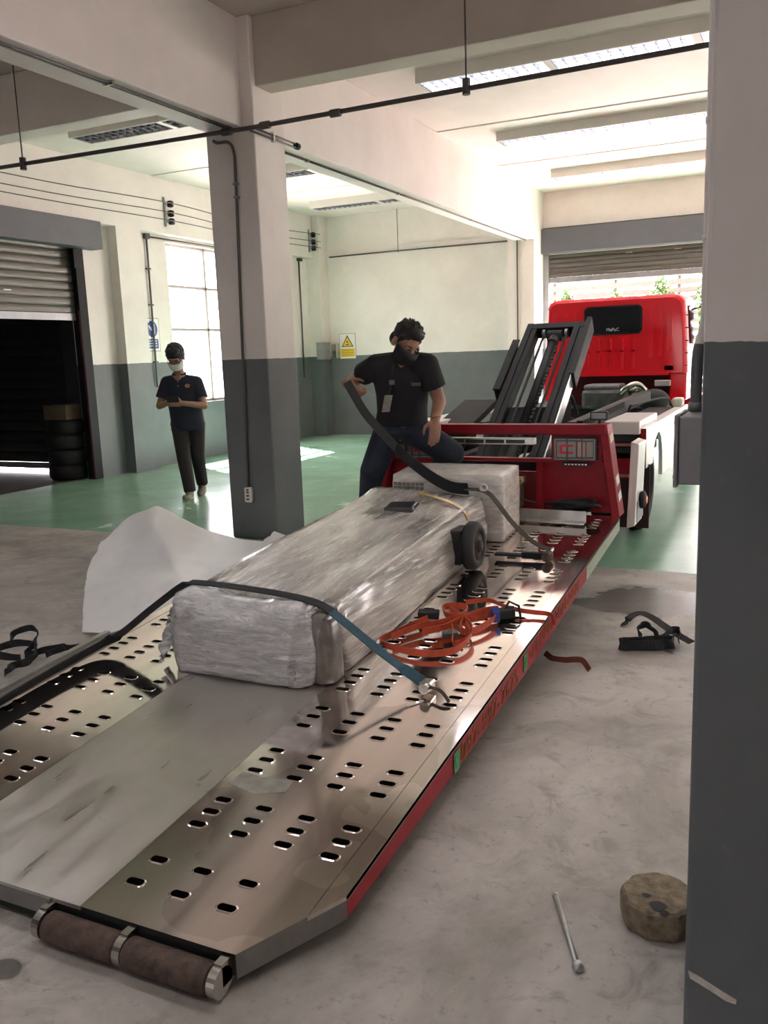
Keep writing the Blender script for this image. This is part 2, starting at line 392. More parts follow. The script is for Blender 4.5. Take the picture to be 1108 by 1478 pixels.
B().prism([(-.150, 1.6975, .215), (-.128, 1.6975, .208), (-.085, 1.6975, .188), (-.055, 1.6975, .176), (-.056, 1.6975, .166), (-.075, 1.6975, .168), (-.11, 1.6975, .184), (-.146, 1.6975, .199)], (0, .004, 0)).build('paint_chip', ch, pil)

# dark store room behind the left shutter
DW = M('storeroom_shade', (.035, .04, .042), .7, 0, .1, 3); DF = M('storeroom_floor', (.06, .048, .038), .6, 0, .2, 4)  # the unlit room's darkness is put into its wall and floor colours
struct(B().box(-13.5, -8.6, 4.3, 9.2, -.12, -.005).build('floor_storeroom', DF))
struct(B().box(-13.5, -8.6, 4.3, 9.2, 3.3, 3.4).build('ceiling_storeroom', DW))
w = B(); w.box(-13.7, -13.5, 4.3, 9.2, 0, 3.4); w.box(-13.5, -8.6, 4.1, 4.3, 0, 3.4); w.box(-9.1, -8.6, 9.0, 9.2, 0, 3.4); w.box(-13.5, -12.4, 9.0, 9.2, 0, 3.4); w.box(-12.4, -9.1, 9.0, 9.2, 3.0, 3.4)
struct(w.build('wall_storeroom', DW))

def shutter(name, label, p0, p1, z0, z1, pitch, mat, nrm):
    """roller shutter curtain: one curved slat per pitch and a bottom bar, between p0 and p1 (x, y)"""
    r = struct(bpy.data.objects.new(name, None)); COL.objects.link(r); r.location = (p0[0], p0[1], 0); r['label'] = label
    n = math.ceil((z1 - z0 - .09) / pitch); a, b = V3(p0[0], p0[1], 0), V3(p1[0], p1[1], 0); N = V3(nrm)
    sl = B(); prof = [(0, 0), (.010, .12), (.016, .35), (.016, .62), (.010, .86), (.0, .97), (-.002, 1.04), (-.006, 1.04), (-.006, 0)]
    poly = [a + N * q[0] + Vector((0, 0, q[1] * pitch)) for q in prof]
    first = B().prism(poly, b - a).build('slat', mat, r, fix=True)
    first.location.z = z0 + .09
    for k in range(1, n):
        c = first.copy(); COL.objects.link(c); c.location.z = z0 + .09 + k * pitch
    bb = B(); bb.obox((a + b) / 2 + Vector((0, 0, z0 + .045)), (b - a) / 2, N * .014, (0, 0, .043)); bb.build('bottom_bar', GREYM, r)
    return r
SLAT = streak_mat('shutter_slat', (.078, .072, .064), (.15, .14, .125), .45, (.3, .3, 6), 6, .35)
SLATD = M('storeroom_slat', (.020, .027, .026), .55)
d1 = shutter('door_1', 'half raised roller shutter of the dark storeroom doorway', (-8.47, 5.95), (-8.47, 8.68), 2.07, 2.99, .098, SLAT, (1, 0, 0))
d2 = shutter('door_2', 'raised roller shutter over the red truck', (-3.88, 14.93), (.3, 14.93), 2.585, 3.06, .078, SLAT, (0, -1, 0))
d3 = shutter('door_3', 'closed dark shutter inside the storeroom with light under it', (-12.4, 9.05), (-9.1, 9.05), .062, 3.0, .15, SLATD, (0, -1, 0))
B().box(-8.4, -8.19, 5.6, 8.98, 2.965, 3.31).build('shutter_box', GPAINT, d1, bevel=.01)
B().box(-8.5, -8.375, 8.655, 8.80, 0, 2.965).build('guide_rail', DARKM, d1)
B().box(-8.40, -8.385, 8.645, 8.655, 0, 2.2).build('red_edge', M('dark_red_edge', (.12, .006, .012), .5), d1)
B().box(-8.39, -8.34, 8.60, 8.70, 2.72, 2.95).build('bracket', DARKM, d1)
B().box(-4.03, .45, 14.72, 14.9, 3.06, 3.455).build('shutter_box', GPAINT, d2, bevel=.01)
B().box(-4.03, .45, 14.86, 14.9, 3.455, 3.485).build('shadow_gap', BLACK, d2)
B().box(-3.97, -3.88, 14.86, 14.96, 0, 3.06).build('guide_rail', GREYM, d2)
B().box(.30, .38, 14.86, 14.96, 0, 3.06).build('guide_rail', GREYM, d2)
sk = M('slat_scratch', (.75, .72, .66), .5)
for x in (-2.62, -1.86): B().box(x, x + .11, 14.905, 14.91, 2.985, 2.993).build('scratch', sk, d2)
B().box(-8.452, -8.448, 7.55, 7.66, 2.40, 2.415).build('scratch', sk, d1)

# window in the left wall
wn = bpy.data.objects.new('window_1', None); COL.objects.link(wn); wn.location = (-8.5, 11.9, .87); struct(wn, 'tall steel framed window glowing with daylight')
WF = M('window_frame_paint', (.42, .37, .34), .5)
for y in (10.52, 11.49, 12.42, 13.28): B().box(-8.53, -8.47, y - .022, y + .022, .87, 3.22).build('mullion', WF, wn)
for z in (.89, 1.98, 2.61, 3.20): B().box(-8.53, -8.47, 10.5, 13.3, z - .02, z + .02).build('transom', WF, wn)
for y0, y1 in ((10.54, 11.47), (11.51, 12.40), (12.44, 13.26)):
    for z0, z1 in ((.91, 1.96), (2.0, 2.59), (2.63, 3.18)):
        B().box(-8.503, -8.497, y0, y1, z0, z1).build('pane', GLASS, wn)
B().box(-8.6, -8.36, 10.48, 13.32, .83, .87).build('sill', WALL, wn)

# ================================================================== FITTINGS
def ceiling_light(x0, y0, n, label, group, lit=True):
    """surface troffer: white trough, cross louvre blades and two tubes; n units of 1.22 m end to end"""
    r = root('ceiling_light', label, 'ceiling light', (x0, y0, 3.94), group)
    L = 1.22 * n; W_ = .34; z = 3.94
    b = B(); b.box(x0, x0 + L, y0, y0 + .02, z, 4.06); b.box(x0, x0 + L, y0 + W_ - .02, y0 + W_, z, 4.06)
    b.box(x0, x0 + .02, y0 + .02, y0 + W_ - .02, z, 4.06); b.box(x0 + L - .02, x0 + L, y0 + .02, y0 + W_ - .02, z, 4.06); b.box(x0 + .02, x0 + L - .02, y0 + .02, y0 + W_ - .02, 4.03, 4.06)
    b.build('housing', LAMPW, r)
    lv = None
    for u in range(n):
        for k in range(13):
            x = x0 + .03 + u * 1.22 + k * .0965
            if lv is None: lv = B().box(x, x + .006, y0 + .02, y0 + W_ - .02, z + .002, z + .045).build('louvre_blade', LOUV, r); x00 = x
            else:
                c = lv.copy(); COL.objects.link(c); c.location.x = x - x00
        if u: B().box(x0 + u * 1.22 - .03, x0 + u * 1.22 + .03, y0 - .003, y0 + W_ + .003, z - .003, z + .119).build('joint_cover', LAMPW, r)
    for dy in (.115, .225):
        B().box(x0 + .02, x0 + L - .02, y0 + dy - .003, y0 + dy + .003, z + .004, z + .04).build('louvre_rail', LOUV, r)
    for u in range(n):
        for dy in (.07, .17, .27):
            B().cyl((x0 + u * 1.22 + .03, y0 + dy, z + .07), (x0 + u * 1.22 + 1.19, y0 + dy, z + .07), .014, 8).build('tube', TUBE if lit else LAMPW, r)
    return r
ceiling_light(-3.30, 7.88, 3, 'lit louvred ceiling light beyond the cross beam, first of the row over the truck', 'lights over the truck')
ceiling_light(-3.36, 10.46, 3, 'lit louvred ceiling light, middle of the row over the truck', 'lights over the truck')
ceiling_light(-3.38, 13.08, 3, 'lit louvred ceiling light nearest the truck doorway', 'lights over the truck')
ceiling_light(-3.35, 2.6, 3, 'lit louvred ceiling light of the front bay before the cross beam', 'lights over the front bay')
ceiling_light(-7.2, 3.0, 2, 'unseen lit louvred ceiling light added left of the beam to brighten the foam sheet', 'lights over the front bay')  # added lamp, out of view, fills light on the left floor and foam
ceiling_light(-7.2, .4, 2, 'unseen lit louvred ceiling light added as fill at the dim end left of the beam', 'lights over the front bay')  # second added fill lamp for the left side, also out of view
ceiling_light(-3.35, -.2, 3, 'lit louvred ceiling light at the dim end of the front bay', 'lights over the front bay')
ceiling_light(-7.30, 7.62, 2, 'unlit louvred ceiling light above the man with the phone', 'lights over the side hall', False)
ceiling_light(-7.2, 10.5, 2, 'unlit louvred ceiling light in the middle of the side hall', 'lights over the side hall', False)
ceiling_light(-7.5, 13.2, 2, 'unlit louvred ceiling light nearest the side hall back wall', 'lights over the side hall', False)

# pipes and conduits
b = B(); b.tube([(-8.2, 5.9, 3.262), (-6.4, 5.9, 3.25), (-3.8, 5.9, 3.225), (-.5, 5.9, 3.25), (3, 5.9, 3.26)], .017, 10)
r = root('ceiling_pipe', 'dark pipe hung on rods across the hall in front of the column', 'pipe', (-4, 5.9, 3.2))
b.build('pipe', PIPE, r, True)
for x, zt in ((-6.2, 4.05), (-2.1, 4.06)):
    B().cyl((x, 5.9, 3.24), (x, 5.9, zt), .006, 6).build('hanger_rod', PIPE, r)
    B().cyl((x, 5.9, 3.20), (x, 5.9, 3.30), .028, 8).build('pipe_clamp', PIPE, r)
for x in (-3.1, -4.05, -3.7): B().cyl((x - .04, 5.9, 3.226), (x + .04, 5.9, 3.226), .028, 10).build('coupling', PIPE, r)
tagp = lambda b, name, mat, label, cat, **k: tag(b.build(name, mat, **k), label, cat)
r = root('conduit_pair', 'twin thin conduits clipped under the beam over the foam sheet', 'conduit', (-4.1, 3, 3.25))
for dx in (0, .035): B().tube([(-4.06 + dx, -3.5, 3.255), (-4.06 + dx, 5.98, 3.255)], .007, 8).build('pipe_run', PIPE, r, True)
for y in (2.5, 4.6): B().box(-4.08, -4.0, y, y + .02, 3.243, 3.2695).build('clip', CHROME, r)
r = root('conduit_pair', 'short twin conduits on the side of the column', 'conduit', (-3.85, 6.2, 3.22))
for dz in (0, .03): B().tube([(-3.853, 5.93, 3.215 + dz), (-3.853, 6.62, 3.215 + dz)], .009, 8).build('pipe_run', PIPE, r, True)
B().cyl((-3.853, 6.60, 3.23), (-3.853, 6.64, 3.23), .028, 10).build('end_cap', BLACK, r); B().box(-3.866, -3.84, 6.24, 6.26, 3.19, 3.27).build('clip', CHROME, r)
r = root('conduit', 'thin conduit clipped under the beam towards the truck doorway', 'conduit', (-4.1, 8, 3.25))
B().tube([(-4.10, 6.5, 3.25), (-4.10, 14.25, 3.25)], .011, 8).build('pipe_run', PIPE, r, True)
for y in (7.2, 9.2, 11.6): B().box(-4.12, -4.08, y, y + .02, 3.237, 3.26).build('clip', CHROME, r)
r = root('conduit', 'grey conduit down the column front to the outlet', 'conduit', (-4.1, 6, .45))
pts = spline([(-4.24, 5.983, 3.2), (-4.20, 5.983, 3.18), (-4.10, 5.983, 3.17), (-4.055, 5.983, 3.10), (-4.05, 5.983, 2.9), (-4.08, 5.983, 1.9), (-4.12, 5.983, .45)], 6)
B().tube(pts, .012, 8).build('pipe_run', M('conduit_grey', (.10, .093, .085), .6), r, True)
for z in (2.85, 2.75): B().box(-4.075, -4.03, 5.97, 5.999, z, z + .015).build('clip', GREYM, r)
ol = root('wall_outlet', 'white double socket on the dark grey foot of the column', 'outlet', (-4.115, 5.99, .32))
B().box(-4.155, -4.078, 5.965, 6.0, .315, .445).build('plate', M('socket_white', (.66, .65, .58), .5), ol, bevel=.012)
for z in (.345, .375, .405, .425): B().box(-4.128, -4.106, 5.962, 5.967, z - .006, z + .006).build('slot', BLACK, ol)
# foreground column conduit and box
r = root('conduit', 'painted conduit running down the foreground column into the box', 'conduit', (-.17, 1.9, 1.36))
B().tube([(-.171, 1.9, 4.0), (-.171, 1.9, 1.60)] + spline([(-.171, 1.9, 1.55), (-.176, 1.9, 1.52), (-.184, 1.9, 1.49), (-.187, 1.9, 1.45), (-.187, 1.9, 1.36)], 4), .0115, 12).build('pipe_run', WALL, r, True)
for z in (1.70, 1.92): B().cyl((-.171, 1.9, z), (-.171, 1.9, z + .012), .0135, 12).build('coupling', WALL, r, True)
B().cyl((-.187, 1.9, 1.362), (-.187, 1.9, 1.38), .0145, 12).build('coupling', GREYM, r, True)
r = root('switch_box', 'grey metal electrical box on the side of the foreground column', 'electrical box', (-.185, 1.88, 1.22))
EB = M('box_grey', (.30, .30, .30), .5, .1, .1, 10)
B().box(-.208, -.158, 1.80, 1.96, 1.222, 1.358).build('housing', EB, r, bevel=.004); B().box(-.2165, -.208, 1.795, 1.965, 1.216, 1.362).build('lid', EB, r, bevel=.003)
for z in (1.235, 1.345): B().cyl((-.2165, 1.81, z), (-.2185, 1.81, z), .004, 8).build('screw', CHROME, r)

# left wall fittings
def insulator_rack(y, label):
    r = root('insulator_rack', label, 'insulator rack', (-8.2, y, 3.55), 'insulator racks')
    B().box(-8.235, -8.215, y - .02, y + .0, 3.40, 3.80).build('bracket', GREYM, r)
    for z in (3.47, 3.58, 3.71): B().lathe((-8.17, y + .06, z - .045), (0, 0, 1), [(.022, 0), (.045, .012), (.045, .035), (.026, .045), (.045, .055), (.045, .078), (.022, .09)], 12).build('insulator', BLACK, r)
    for z in (3.47, 3.58, 3.71): B().cyl((-8.225, y + .0, z), (-8.16, y + .06, z), .008, 6).build('pin', GREYM, r)
insulator_rack(10.33, 'black insulators on a bracket above the window'); insulator_rack(14.40, 'black insulators on a bracket in the back corner')
for i, (z, s_) in enumerate(((3.71, .06), (3.58, .05), (3.47, .03))):
    pts = spline([(-8.115, 3.0, z + .12), (-8.115, 5.5, z - s_ + .02), (-8.115, 8, z - s_), (-8.115, 10.39, z), (-8.115, 12.4, z - s_), (-8.05, 14.51, z)], 8)
    tagp(B().tube(pts, .0065, 6), 'wire', PIPE, 'thin %s wire strung along the left wall over the insulators' % ('top', 'middle', 'bottom')[i], 'wire', smooth=True)
r = root('conduit', 'dark conduit down the left wall over the blue sign', 'conduit', (-8.3, 10, 1.1))
B().tube([(-8.37, 10.04, 1.15), (-8.37, 10.055, 3.24)], .014, 8).build('pipe_run', PIPE, r, True); B().tube([(-8.38, 10.05, 3.255), (-8.38, 13.4, 3.255)], .012, 8).build('pipe_run', PIPE, r, True)
B().box(-8.395, -8.34, 10.01, 10.10, 3.22, 3.29).build('elbow_box', PIPE, r)
for z in (1.5, 2.3, 2.8): B().box(-8.398, -8.35, 10.01, 10.08, z, z + .02).build('clip', PIPE, r)
r = root('conduit', 'thin conduit in the back corner left of the yellow sign', 'conduit', (-8.2, 14, 1.1))
B().tube([(-8.38, 14.25, 3.26), (-8.38, 14.25, 1.13), (-8.38, 14.42, 1.12)], .014, 8).build('pipe_run', PIPE, r, True); B().box(-8.395, -8.34, 14.2, 14.32, 3.24, 3.295).build('elbow_box', PIPE, r)
r = root('wall_pipe', 'thin dark pipe along the back wall with a hanger rod', 'pipe', (-6.5, 14.8, 3.33))
B().tube([(-8.05, 14.82, 3.33), (-6.64, 14.82, 3.335), (-4.45, 14.82, 3.33)], .013, 8).build('pipe', PIPE, r, True); B().tube([(-4.25, 14.28, 3.24), (-4.25, 14.28, .9)], .012, 8).build('drop_pipe', PIPE, r, True)
B().tube([(-4.45, 14.82, 3.33), (-4.45, 14.26, 3.33), (-4.25, 14.27, 3.32), (-4.25, 14.28, 3.24)], .012, 8).build('bend', PIPE, r, True)
B().cyl((-6.63, 14.82, 3.3), (-6.63, 14.82, 4.06), .006, 6).build('hanger_rod', PIPE, r)
# signs
SW = M('sign_white', (.78, .77, .75), .4); SB = M('sign_blue', (.03, .06, .25), .4); SY = M('sign_yellow', (.70, .48, .03), .4); SK = M('sign_black', (.03, .028, .02), .5)
r = root('safety_sign', 'white and blue mandatory hand sign on the left wall', 'sign', (-8.39, 10.05, 1.66))
X = -8.396
B().box(-8.4, X - .001, 9.885, 10.205, 1.66, 2.13).build('frame', GREYM, r); B().box(-8.399, X, 9.895, 10.195, 1.67, 2.12).build('plate', SW, r)
def disc(b, c, ry, rz, n=28): b.prism([(c[0], c[1] + ry * math.cos(2 * PI * k / n), c[2] + rz * math.sin(2 * PI * k / n)) for k in range(n)], (.002, 0, 0)); return b
disc(B(), (X, 10.05, 1.975), .115, .115).build('blue_disc', SB, r)
B().prism([(X + .002, 9.965, 2.03), (X + .002, 10.0, 2.02), (X + .002, 10.035, 1.995), (X + .002, 10.045, 1.955), (X + .002, 10.02, 1.95), (X + .002, 9.985, 1.99)], (.001, 0, 0)).build('hand_mark', SW, r)
B().prism([(X + .002, 10.075, 2.06), (X + .002, 10.105, 2.045), (X + .002, 10.105, 1.905), (X + .002, 10.08, 1.895)], (.001, 0, 0)).build('panel_mark', SW, r)
B().box(X, X + .002, 9.93, 10.165, 1.70, 1.835).build('blue_panel', SB, r)
for z in (1.808, 1.772, 1.736):
    yy = 9.945
    for wd in (.035, .02, .045, .025, .03):
        B().box(X + .002, X + .003, yy, yy + wd, z - .008, z + .008).build('lettering', SW, r); yy += wd + .008
r = root('safety_sign', 'white and yellow warning triangle sign on the back wall', 'sign', (-7.75, 14.85, 1.45))
Y = 14.852
B().box(-7.93, -7.585, Y + .001, 14.86, 1.443, 1.915).build('frame', GREYM, r); B().box(-7.922, -7.593, Y, 14.859, 1.451, 1.907).build('plate', SW, r)
B().prism([(-7.757, Y - .002, 1.885), (-7.885, Y - .002, 1.665), (-7.629, Y - .002, 1.665)], (0, .002, 0)).build('triangle_border', SK, r)
B().prism([(-7.757, Y - .004, 1.85), (-7.858, Y - .004, 1.68), (-7.656, Y - .004, 1.68)], (0, .002, 0)).build('triangle', SY, r)
B().prism([(-7.80, Y - .006, 1.70), (-7.715, Y - .006, 1.70), (-7.73, Y - .006, 1.715), (-7.785, Y - .006, 1.715)], (0, .002, 0)).build('hazard_mark', SK, r)
B().prism([(-7.765, Y - .006, 1.785), (-7.745, Y - .006, 1.76), (-7.73, Y - .006, 1.735), (-7.765, Y - .006, 1.745), (-7.775, Y - .006, 1.76)], (0, .002, 0)).build('hand_mark', SK, r)
B().box(-7.905, -7.61, Y - .002, Y, 1.478, 1.635).build('yellow_panel', SY, r)
for z in (1.60, 1.557, 1.515): B().box(-7.88, -7.63, Y - .003, Y - .002, z - .006, z + .006).build('lettering', M('sign_brown', (.40, .27, .03), .5), r)
r = root('switch_box', 'grey wall box beside the yellow warning sign', 'electrical box', (-8.1, 14.5, 1.43))
B().box(-8.13, -7.96, 14.3, 14.55, 1.44, 1.76).build('housing', GREYM, r, bevel=.01)
r = root('switch_box', 'small grey meter box between wall box and yellow sign', 'electrical box', (-7.95, 14.8, 1.43))
B().box(-8.06, -7.935, 14.74, 14.86, 1.46, 1.735).build('housing', ALU, r, bevel=.01); B().box(-8.02, -7.98, 14.735, 14.74, 1.55, 1.60).build('handle', CHROME, r)

# tyres and carton in the store room
TY = M('old_tyre', (.012, .012, .012), .8)
ty = tag(B().lathe((-8.86, 8.70, 0), (0, 0, 1), [(.17, .01), (.24, .0), (.27, .03), (.275, .10), (.27, .17), (.24, .20), (.17, .19), (.15, .10)], 28).build('tyre', TY, smooth=True), 'bottom black tyre stacked inside the storeroom doorway', 'tyre', 'tyres in the storeroom doorway')
ty.location = (0, 0, 0)
for k, nm in enumerate(('second', 'third', 'topmost')):
    c = ty.copy(); COL.objects.link(c); c.location = (.01 * (-1) ** k, .012 * k, .2 * (k + 1)); c['label'] = '%s black tyre of the stack inside the storeroom doorway' % nm
CB = M('cardboard', (.16, .115, .07), .8, 0, .1, 8)
r = root('cardboard_box', 'brown carton on top of the tyre stack', 'box', (-8.86, 8.7, .8)); B().box(-9.05, -8.66, 8.52, 8.9, .8, .99).build('body', CB, r); B().box(-9.05, -8.66, 8.69, 8.73, .99, .992).build('tape', M('tape', (.2, .16, .1), .3), r)
# ================================================================== TOW TRUCK
SLP = .077
def zb(y): return -.0209 + SLP * y
XR, XL, XC = -1.0, -2.93, -1.965
def mx(x): return 2 * XC - x
T = root('tow_truck', 'red slide-bed tow truck with its steel deck lowered to the floor', 'truck', (XC, 5.6, 0))
# ---- deck: perforated sheets with flanged slots, plain centre plate, edge strips
GROUPS = [[1.63, 1.73], [1.908, 1.976, 2.042], [2.223, 2.292, 2.358], [2.541, 2.614, 2.681]] + [[y + k * .0625 for k in range(4)] for y in (2.85, 3.212, 3.57, 3.928, 4.279, 4.63, 4.966, 5.32)]
CX = [-1.575, -1.424, -1.273, -1.121]; EX = [-1.65, -1.4995, -1.3485, -1.197, -1.06]
Y0D, Y1D = 1.5, 5.62
def perforated(mirror):
    b = B(); fx = (lambda x: mx(x)) if mirror else (lambda x: x)
    def face(pts): b.add([(fx(x), y, zb(y) + h) for x, y, h in pts], [tuple(range(len(pts)))[::-1] if mirror else tuple(range(len(pts)))])
    n = 16
    def slot(hw, hl):
        out = []
        for k in range(n):
            a = 2 * PI * k / n; c, s_ = round(math.cos(a), 9), round(math.sin(a), 9)
            out.append((math.copysign(hw - hl, c) + hl * c, hl * s_))
        return out
    for ci, cx in enumerate(CX):
        y = Y0D if ci < 3 else 1.86
        for g in GROUPS:
            if ci == 3 and g is GROUPS[0]: continue
            for yc in g:
                c0, c1 = yc - .031, yc + .031
                if c0 > y + 1e-4: face([(EX[ci], y, 0), (EX[ci + 1], y, 0), (EX[ci + 1], c0, 0), (EX[ci], c0, 0)])
                y = c1
                rings = [slot(.0335, .0185), slot(.030, .0155), slot(.0275, .013), slot(.0265, .012)]; hs = [0, .0022, .0022, -.02]
                x0, x1 = EX[ci], EX[ci + 1]; outer = []
                for k in range(n):
                    a = 2 * PI * k / n; c, s_ = round(math.cos(a), 9), round(math.sin(a), 9)
                    t = min((1 / abs(c)) if abs(c) > 1e-6 else 9, (1 / abs(s_)) if abs(s_) > 1e-6 else 9)
                    u, v = c * t, s_ * t
                    outer.append((cx + (u * (x1 - cx) if u > 0 else u * (cx - x0)), yc + v * .031, 0))
                L = [outer] + [[(cx + p[0], yc + p[1], h) for p in ring] for ring, h in zip(rings, hs)]
                for q in range(len(L) - 1):
                    for k in range(n):
                        k2 = (k + 1) % n; face([L[q][k], L[q][k2], L[q + 1][k2], L[q + 1][k]])
        if y < Y1D: face([(EX[ci], y, 0), (EX[ci + 1], y, 0), (EX[ci + 1], Y1D, 0), (EX[ci], Y1D, 0)])
    face([(-1.197, 1.5, 0), (-1.157, 1.502, 0), (-1.06, 1.672, 0), (-1.06, 1.86, 0), (-1.197, 1.86, 0)])
    return b
perforated(False).build('perforated_sheet', STEEL, T)
perforated(True).build('perforated_sheet', STEEL, T)
def sheared(poly, h0, h1, mat, name, parent=T, bevel=0):
    """flat plate following the deck slope between heights h0 and h1 above it"""
    n = len(poly); b = B()
    lo = [(x, y, zb(y) + h0) for x, y in poly]; hi = [(x, y, zb(y) + h1) for x, y in poly]
    fs = [tuple(range(n))[::-1], tuple(range(n, 2 * n))] + [(i, (i + 1) % n, n + (i + 1) % n, n + i) for i in range(n)]
    return b.add(lo + hi, fs).build(name, mat, parent, fix=True, bevel=bevel)
sheared([(-2.2785, 1.5), (-1.6515, 1.5), (-1.6515, 5.62), (-2.2785, 5.62)], -.012, .0, STEEL2, 'centre_plate')
sheared([(-1.058, 1.676), (-1.0, 1.778), (-1.0, 5.62), (-1.058, 5.62)], -.012, .001, STEEL, 'edge_strip')
sheared([(mx(-1.058), 1.676), (mx(-1.058), 5.62), (XL, 5.62), (XL, 1.778)], -.012, .001, STEEL, 'edge_strip')
PATCH = streak_mat('deck_scuffed_patch', (.30, .29, .25), (.42, .41, .37), .5, (2, 2, 2), 9, .7)
sheared([(-1.62, 2.13), (-1.50, 2.10), (-1.41, 2.145), (-1.42, 2.21), (-1.53, 2.195), (-1.61, 2.205)], .0, .0008, PATCH, 'scuffed_patch')
# sides of the deck: aluminium lip, red skirt
EDGE = M('deck_edge_grey', (.23, .22, .21), .4, .7, .1, 20)
BLK = M('deck_inside_black', (.006, .006, .006), .8)
sheared([(-1.16, 1.53), (-1.02, 1.79), (-1.02, 5.6), (-2.91, 5.6), (-2.91, 1.79), (-2.77, 1.53)], -.05, -.045, BLK, 'deck_shade_pan')  # black sheet standing in for the shade seen through the slots
def side(x0, x1, m):
    ys = [1.778, 2.2, 2.6, 3.0, 3.5, 4.1, 4.6, 5.62]; dep = [.062, .080, .096, .108, .116, .110, .10, .09]
    for nm, a, d, mt in (('edge_lip', [0] * 8, [.016] * 8, EDGE), ('side_skirt', [.016] * 8, dep, DRED)):
        b = B(); vs = []
        for y, t0, t1 in zip(ys, a, d): vs += [(x0, y, zb(y) - t0), (x1, y, zb(y) - t0), (x1, y, zb(y) - t1), (x0, y, zb(y) - t1)]
        fs = [(i * 4 + k, i * 4 + (k + 1) % 4, i * 4 + 4 + (k + 1) % 4, i * 4 + 4 + k) for i in range(7) for k in range(4)] + [(0, 1, 2, 3), (31, 30, 29, 28)]
        o = b.add(vs, fs).build(nm, mt, T, fix=True)
    return o
sk_ = side(-1.02, -1.0, False); side(XL, XL + .02, True)
for f in (lambda x: x, mx):
    b = B(); pts = [(f(-1.0), 1.778), (f(-1.157), 1.502)]
    vs = []
    for x, y in pts: vs += [(x, y, zb(y)), (x, y, zb(y) - .066)]
    dx = .015 if f(0) == 0 else -.015
    vs += [(v[0] - dx, v[1] + .012, v[2]) for v in vs]
    b.add(vs, [(0, 2, 3, 1), (4, 5, 7, 6), (0, 1, 5, 4), (2, 6, 7, 3), (0, 4, 6, 2), (1, 3, 7, 5)]).build('chamfer_plate', EDGE, T, fix=True)
B().box(-2.18, -1.75, 1.49, 1.505, zb(1.5) - .05, zb(1.5)).build('tail_plate', EDGE, T)
B().box(-2.14, -1.79, 1.51, 1.55, .008, zb(1.5) - .045).build('tail_beam', BLK, T)
for f in (lambda x: x, mx):
    for x0, x1 in ((-1.725, -1.485), (-1.455, -1.20)):
        a, c = sorted((f(x0), f(x1)))
        B().lathe((a, 1.462, .043), (1, 0, 0), [(.036, 0), (.0395, .004), (.0395, c - a - .004), (.036, c - a)], 20).build('tail_roller', RUST, T, True)
    for x in (-1.745, -1.47, -1.182):
        B().cyl((f(x) - .012, 1.463, .044), (f(x) + .012, 1.463, .044), .038, 24).build('roller_bracket', CHROME, T); B().box(f(x) - .012, f(x) + .012, 1.463, 1.52, .03, .088).build('bracket_arm', CHROME, T)
    a, c = sorted((f(-1.75), f(-1.20)))
    B().box(a, c, 1.503, 1.512, .01, zb(1.5) - .004).build('roller_recess', BLK, T)
# lettering and stickers on the skirt
LY = M('skirt_lettering', (.24, .13, .022), .5); GS = M('green_reflector', (.02, .17, .05), .35); GSG = M('green_reflector_glass', (.05, .30, .12), .2)
YD = Vector((0, 1, SLP)).normalized()
def on_skirt(y, h): return (-.9985, y, zb(y) - h)
for i, ch_ in enumerate('097-997-7675'):
    y = 2.635 + i * .0605 - (0.012 if i > 3 else 0) - (.012 if i > 7 else 0); text_mesh('lettering', ch_, .098, LY, T, on_skirt(y, .092 + .0009 * i), YD, (0, 0, 1), outline=.0016, sx=.92)
for y in (2.56, 3.40, 3.62):
    if y < 3.6:
        B().prism([on_skirt(y, .022), on_skirt(y + .055, .022), on_skirt(y + .055, .096), on_skirt(y, .094)], (.003, 0, 0)).build('reflector_sticker', GS, T); B().prism([(-.9954, y + .014, zb(y) - .034), (-.9954, y + .041, zb(y) - .034), (-.9954, y + .041, zb(y) - .082), (-.9954, y + .014, zb(y) - .082)], (.001, 0, 0)).build('reflector_centre', GSG, T)
# worn unreadable lettering further along: loops and strokes
for i in range(14):
    y = 3.50 + i * .068; h = random.uniform(.075, .095); b = B()
    pts = [Vector(on_skirt(y + .02 + .018 * math.cos(a), h - .028 + .022 * math.sin(a))) for a in [k * PI / 5 for k in range(random.choice((7, 9, 10)))]]
    b.tube(pts, .0018, 4); b.tube([Vector(on_skirt(y + .042, h)), Vector(on_skirt(y + .042 + random.uniform(-.01, .01), h - .06))], .0018, 4); b.build('lettering', LY, T)
REFL = streak_mat('worn_reflective_tape', (.16, .20, .13), (.42, .45, .34), .4, (1, 9, 9), 14)
B().prism([on_skirt(4.62, .02), on_skirt(5.60, .018), on_skirt(5.60, .085), on_skirt(4.62, .096)], (.002, 0, 0)).build('reflective_tape', REFL, T)
# loose guard angle along the left deck edge
sheared([(-2.955, 1.9), (-2.925, 1.9), (-2.925, 3.02), (-2.955, 3.02)], -.06, .03, ALU, 'guard_angle')
sheared([(-2.925, 1.9), (-2.885, 1.9), (-2.885, 3.02), (-2.925, 3.02)], .001, .018, EDGE, 'guard_flange')

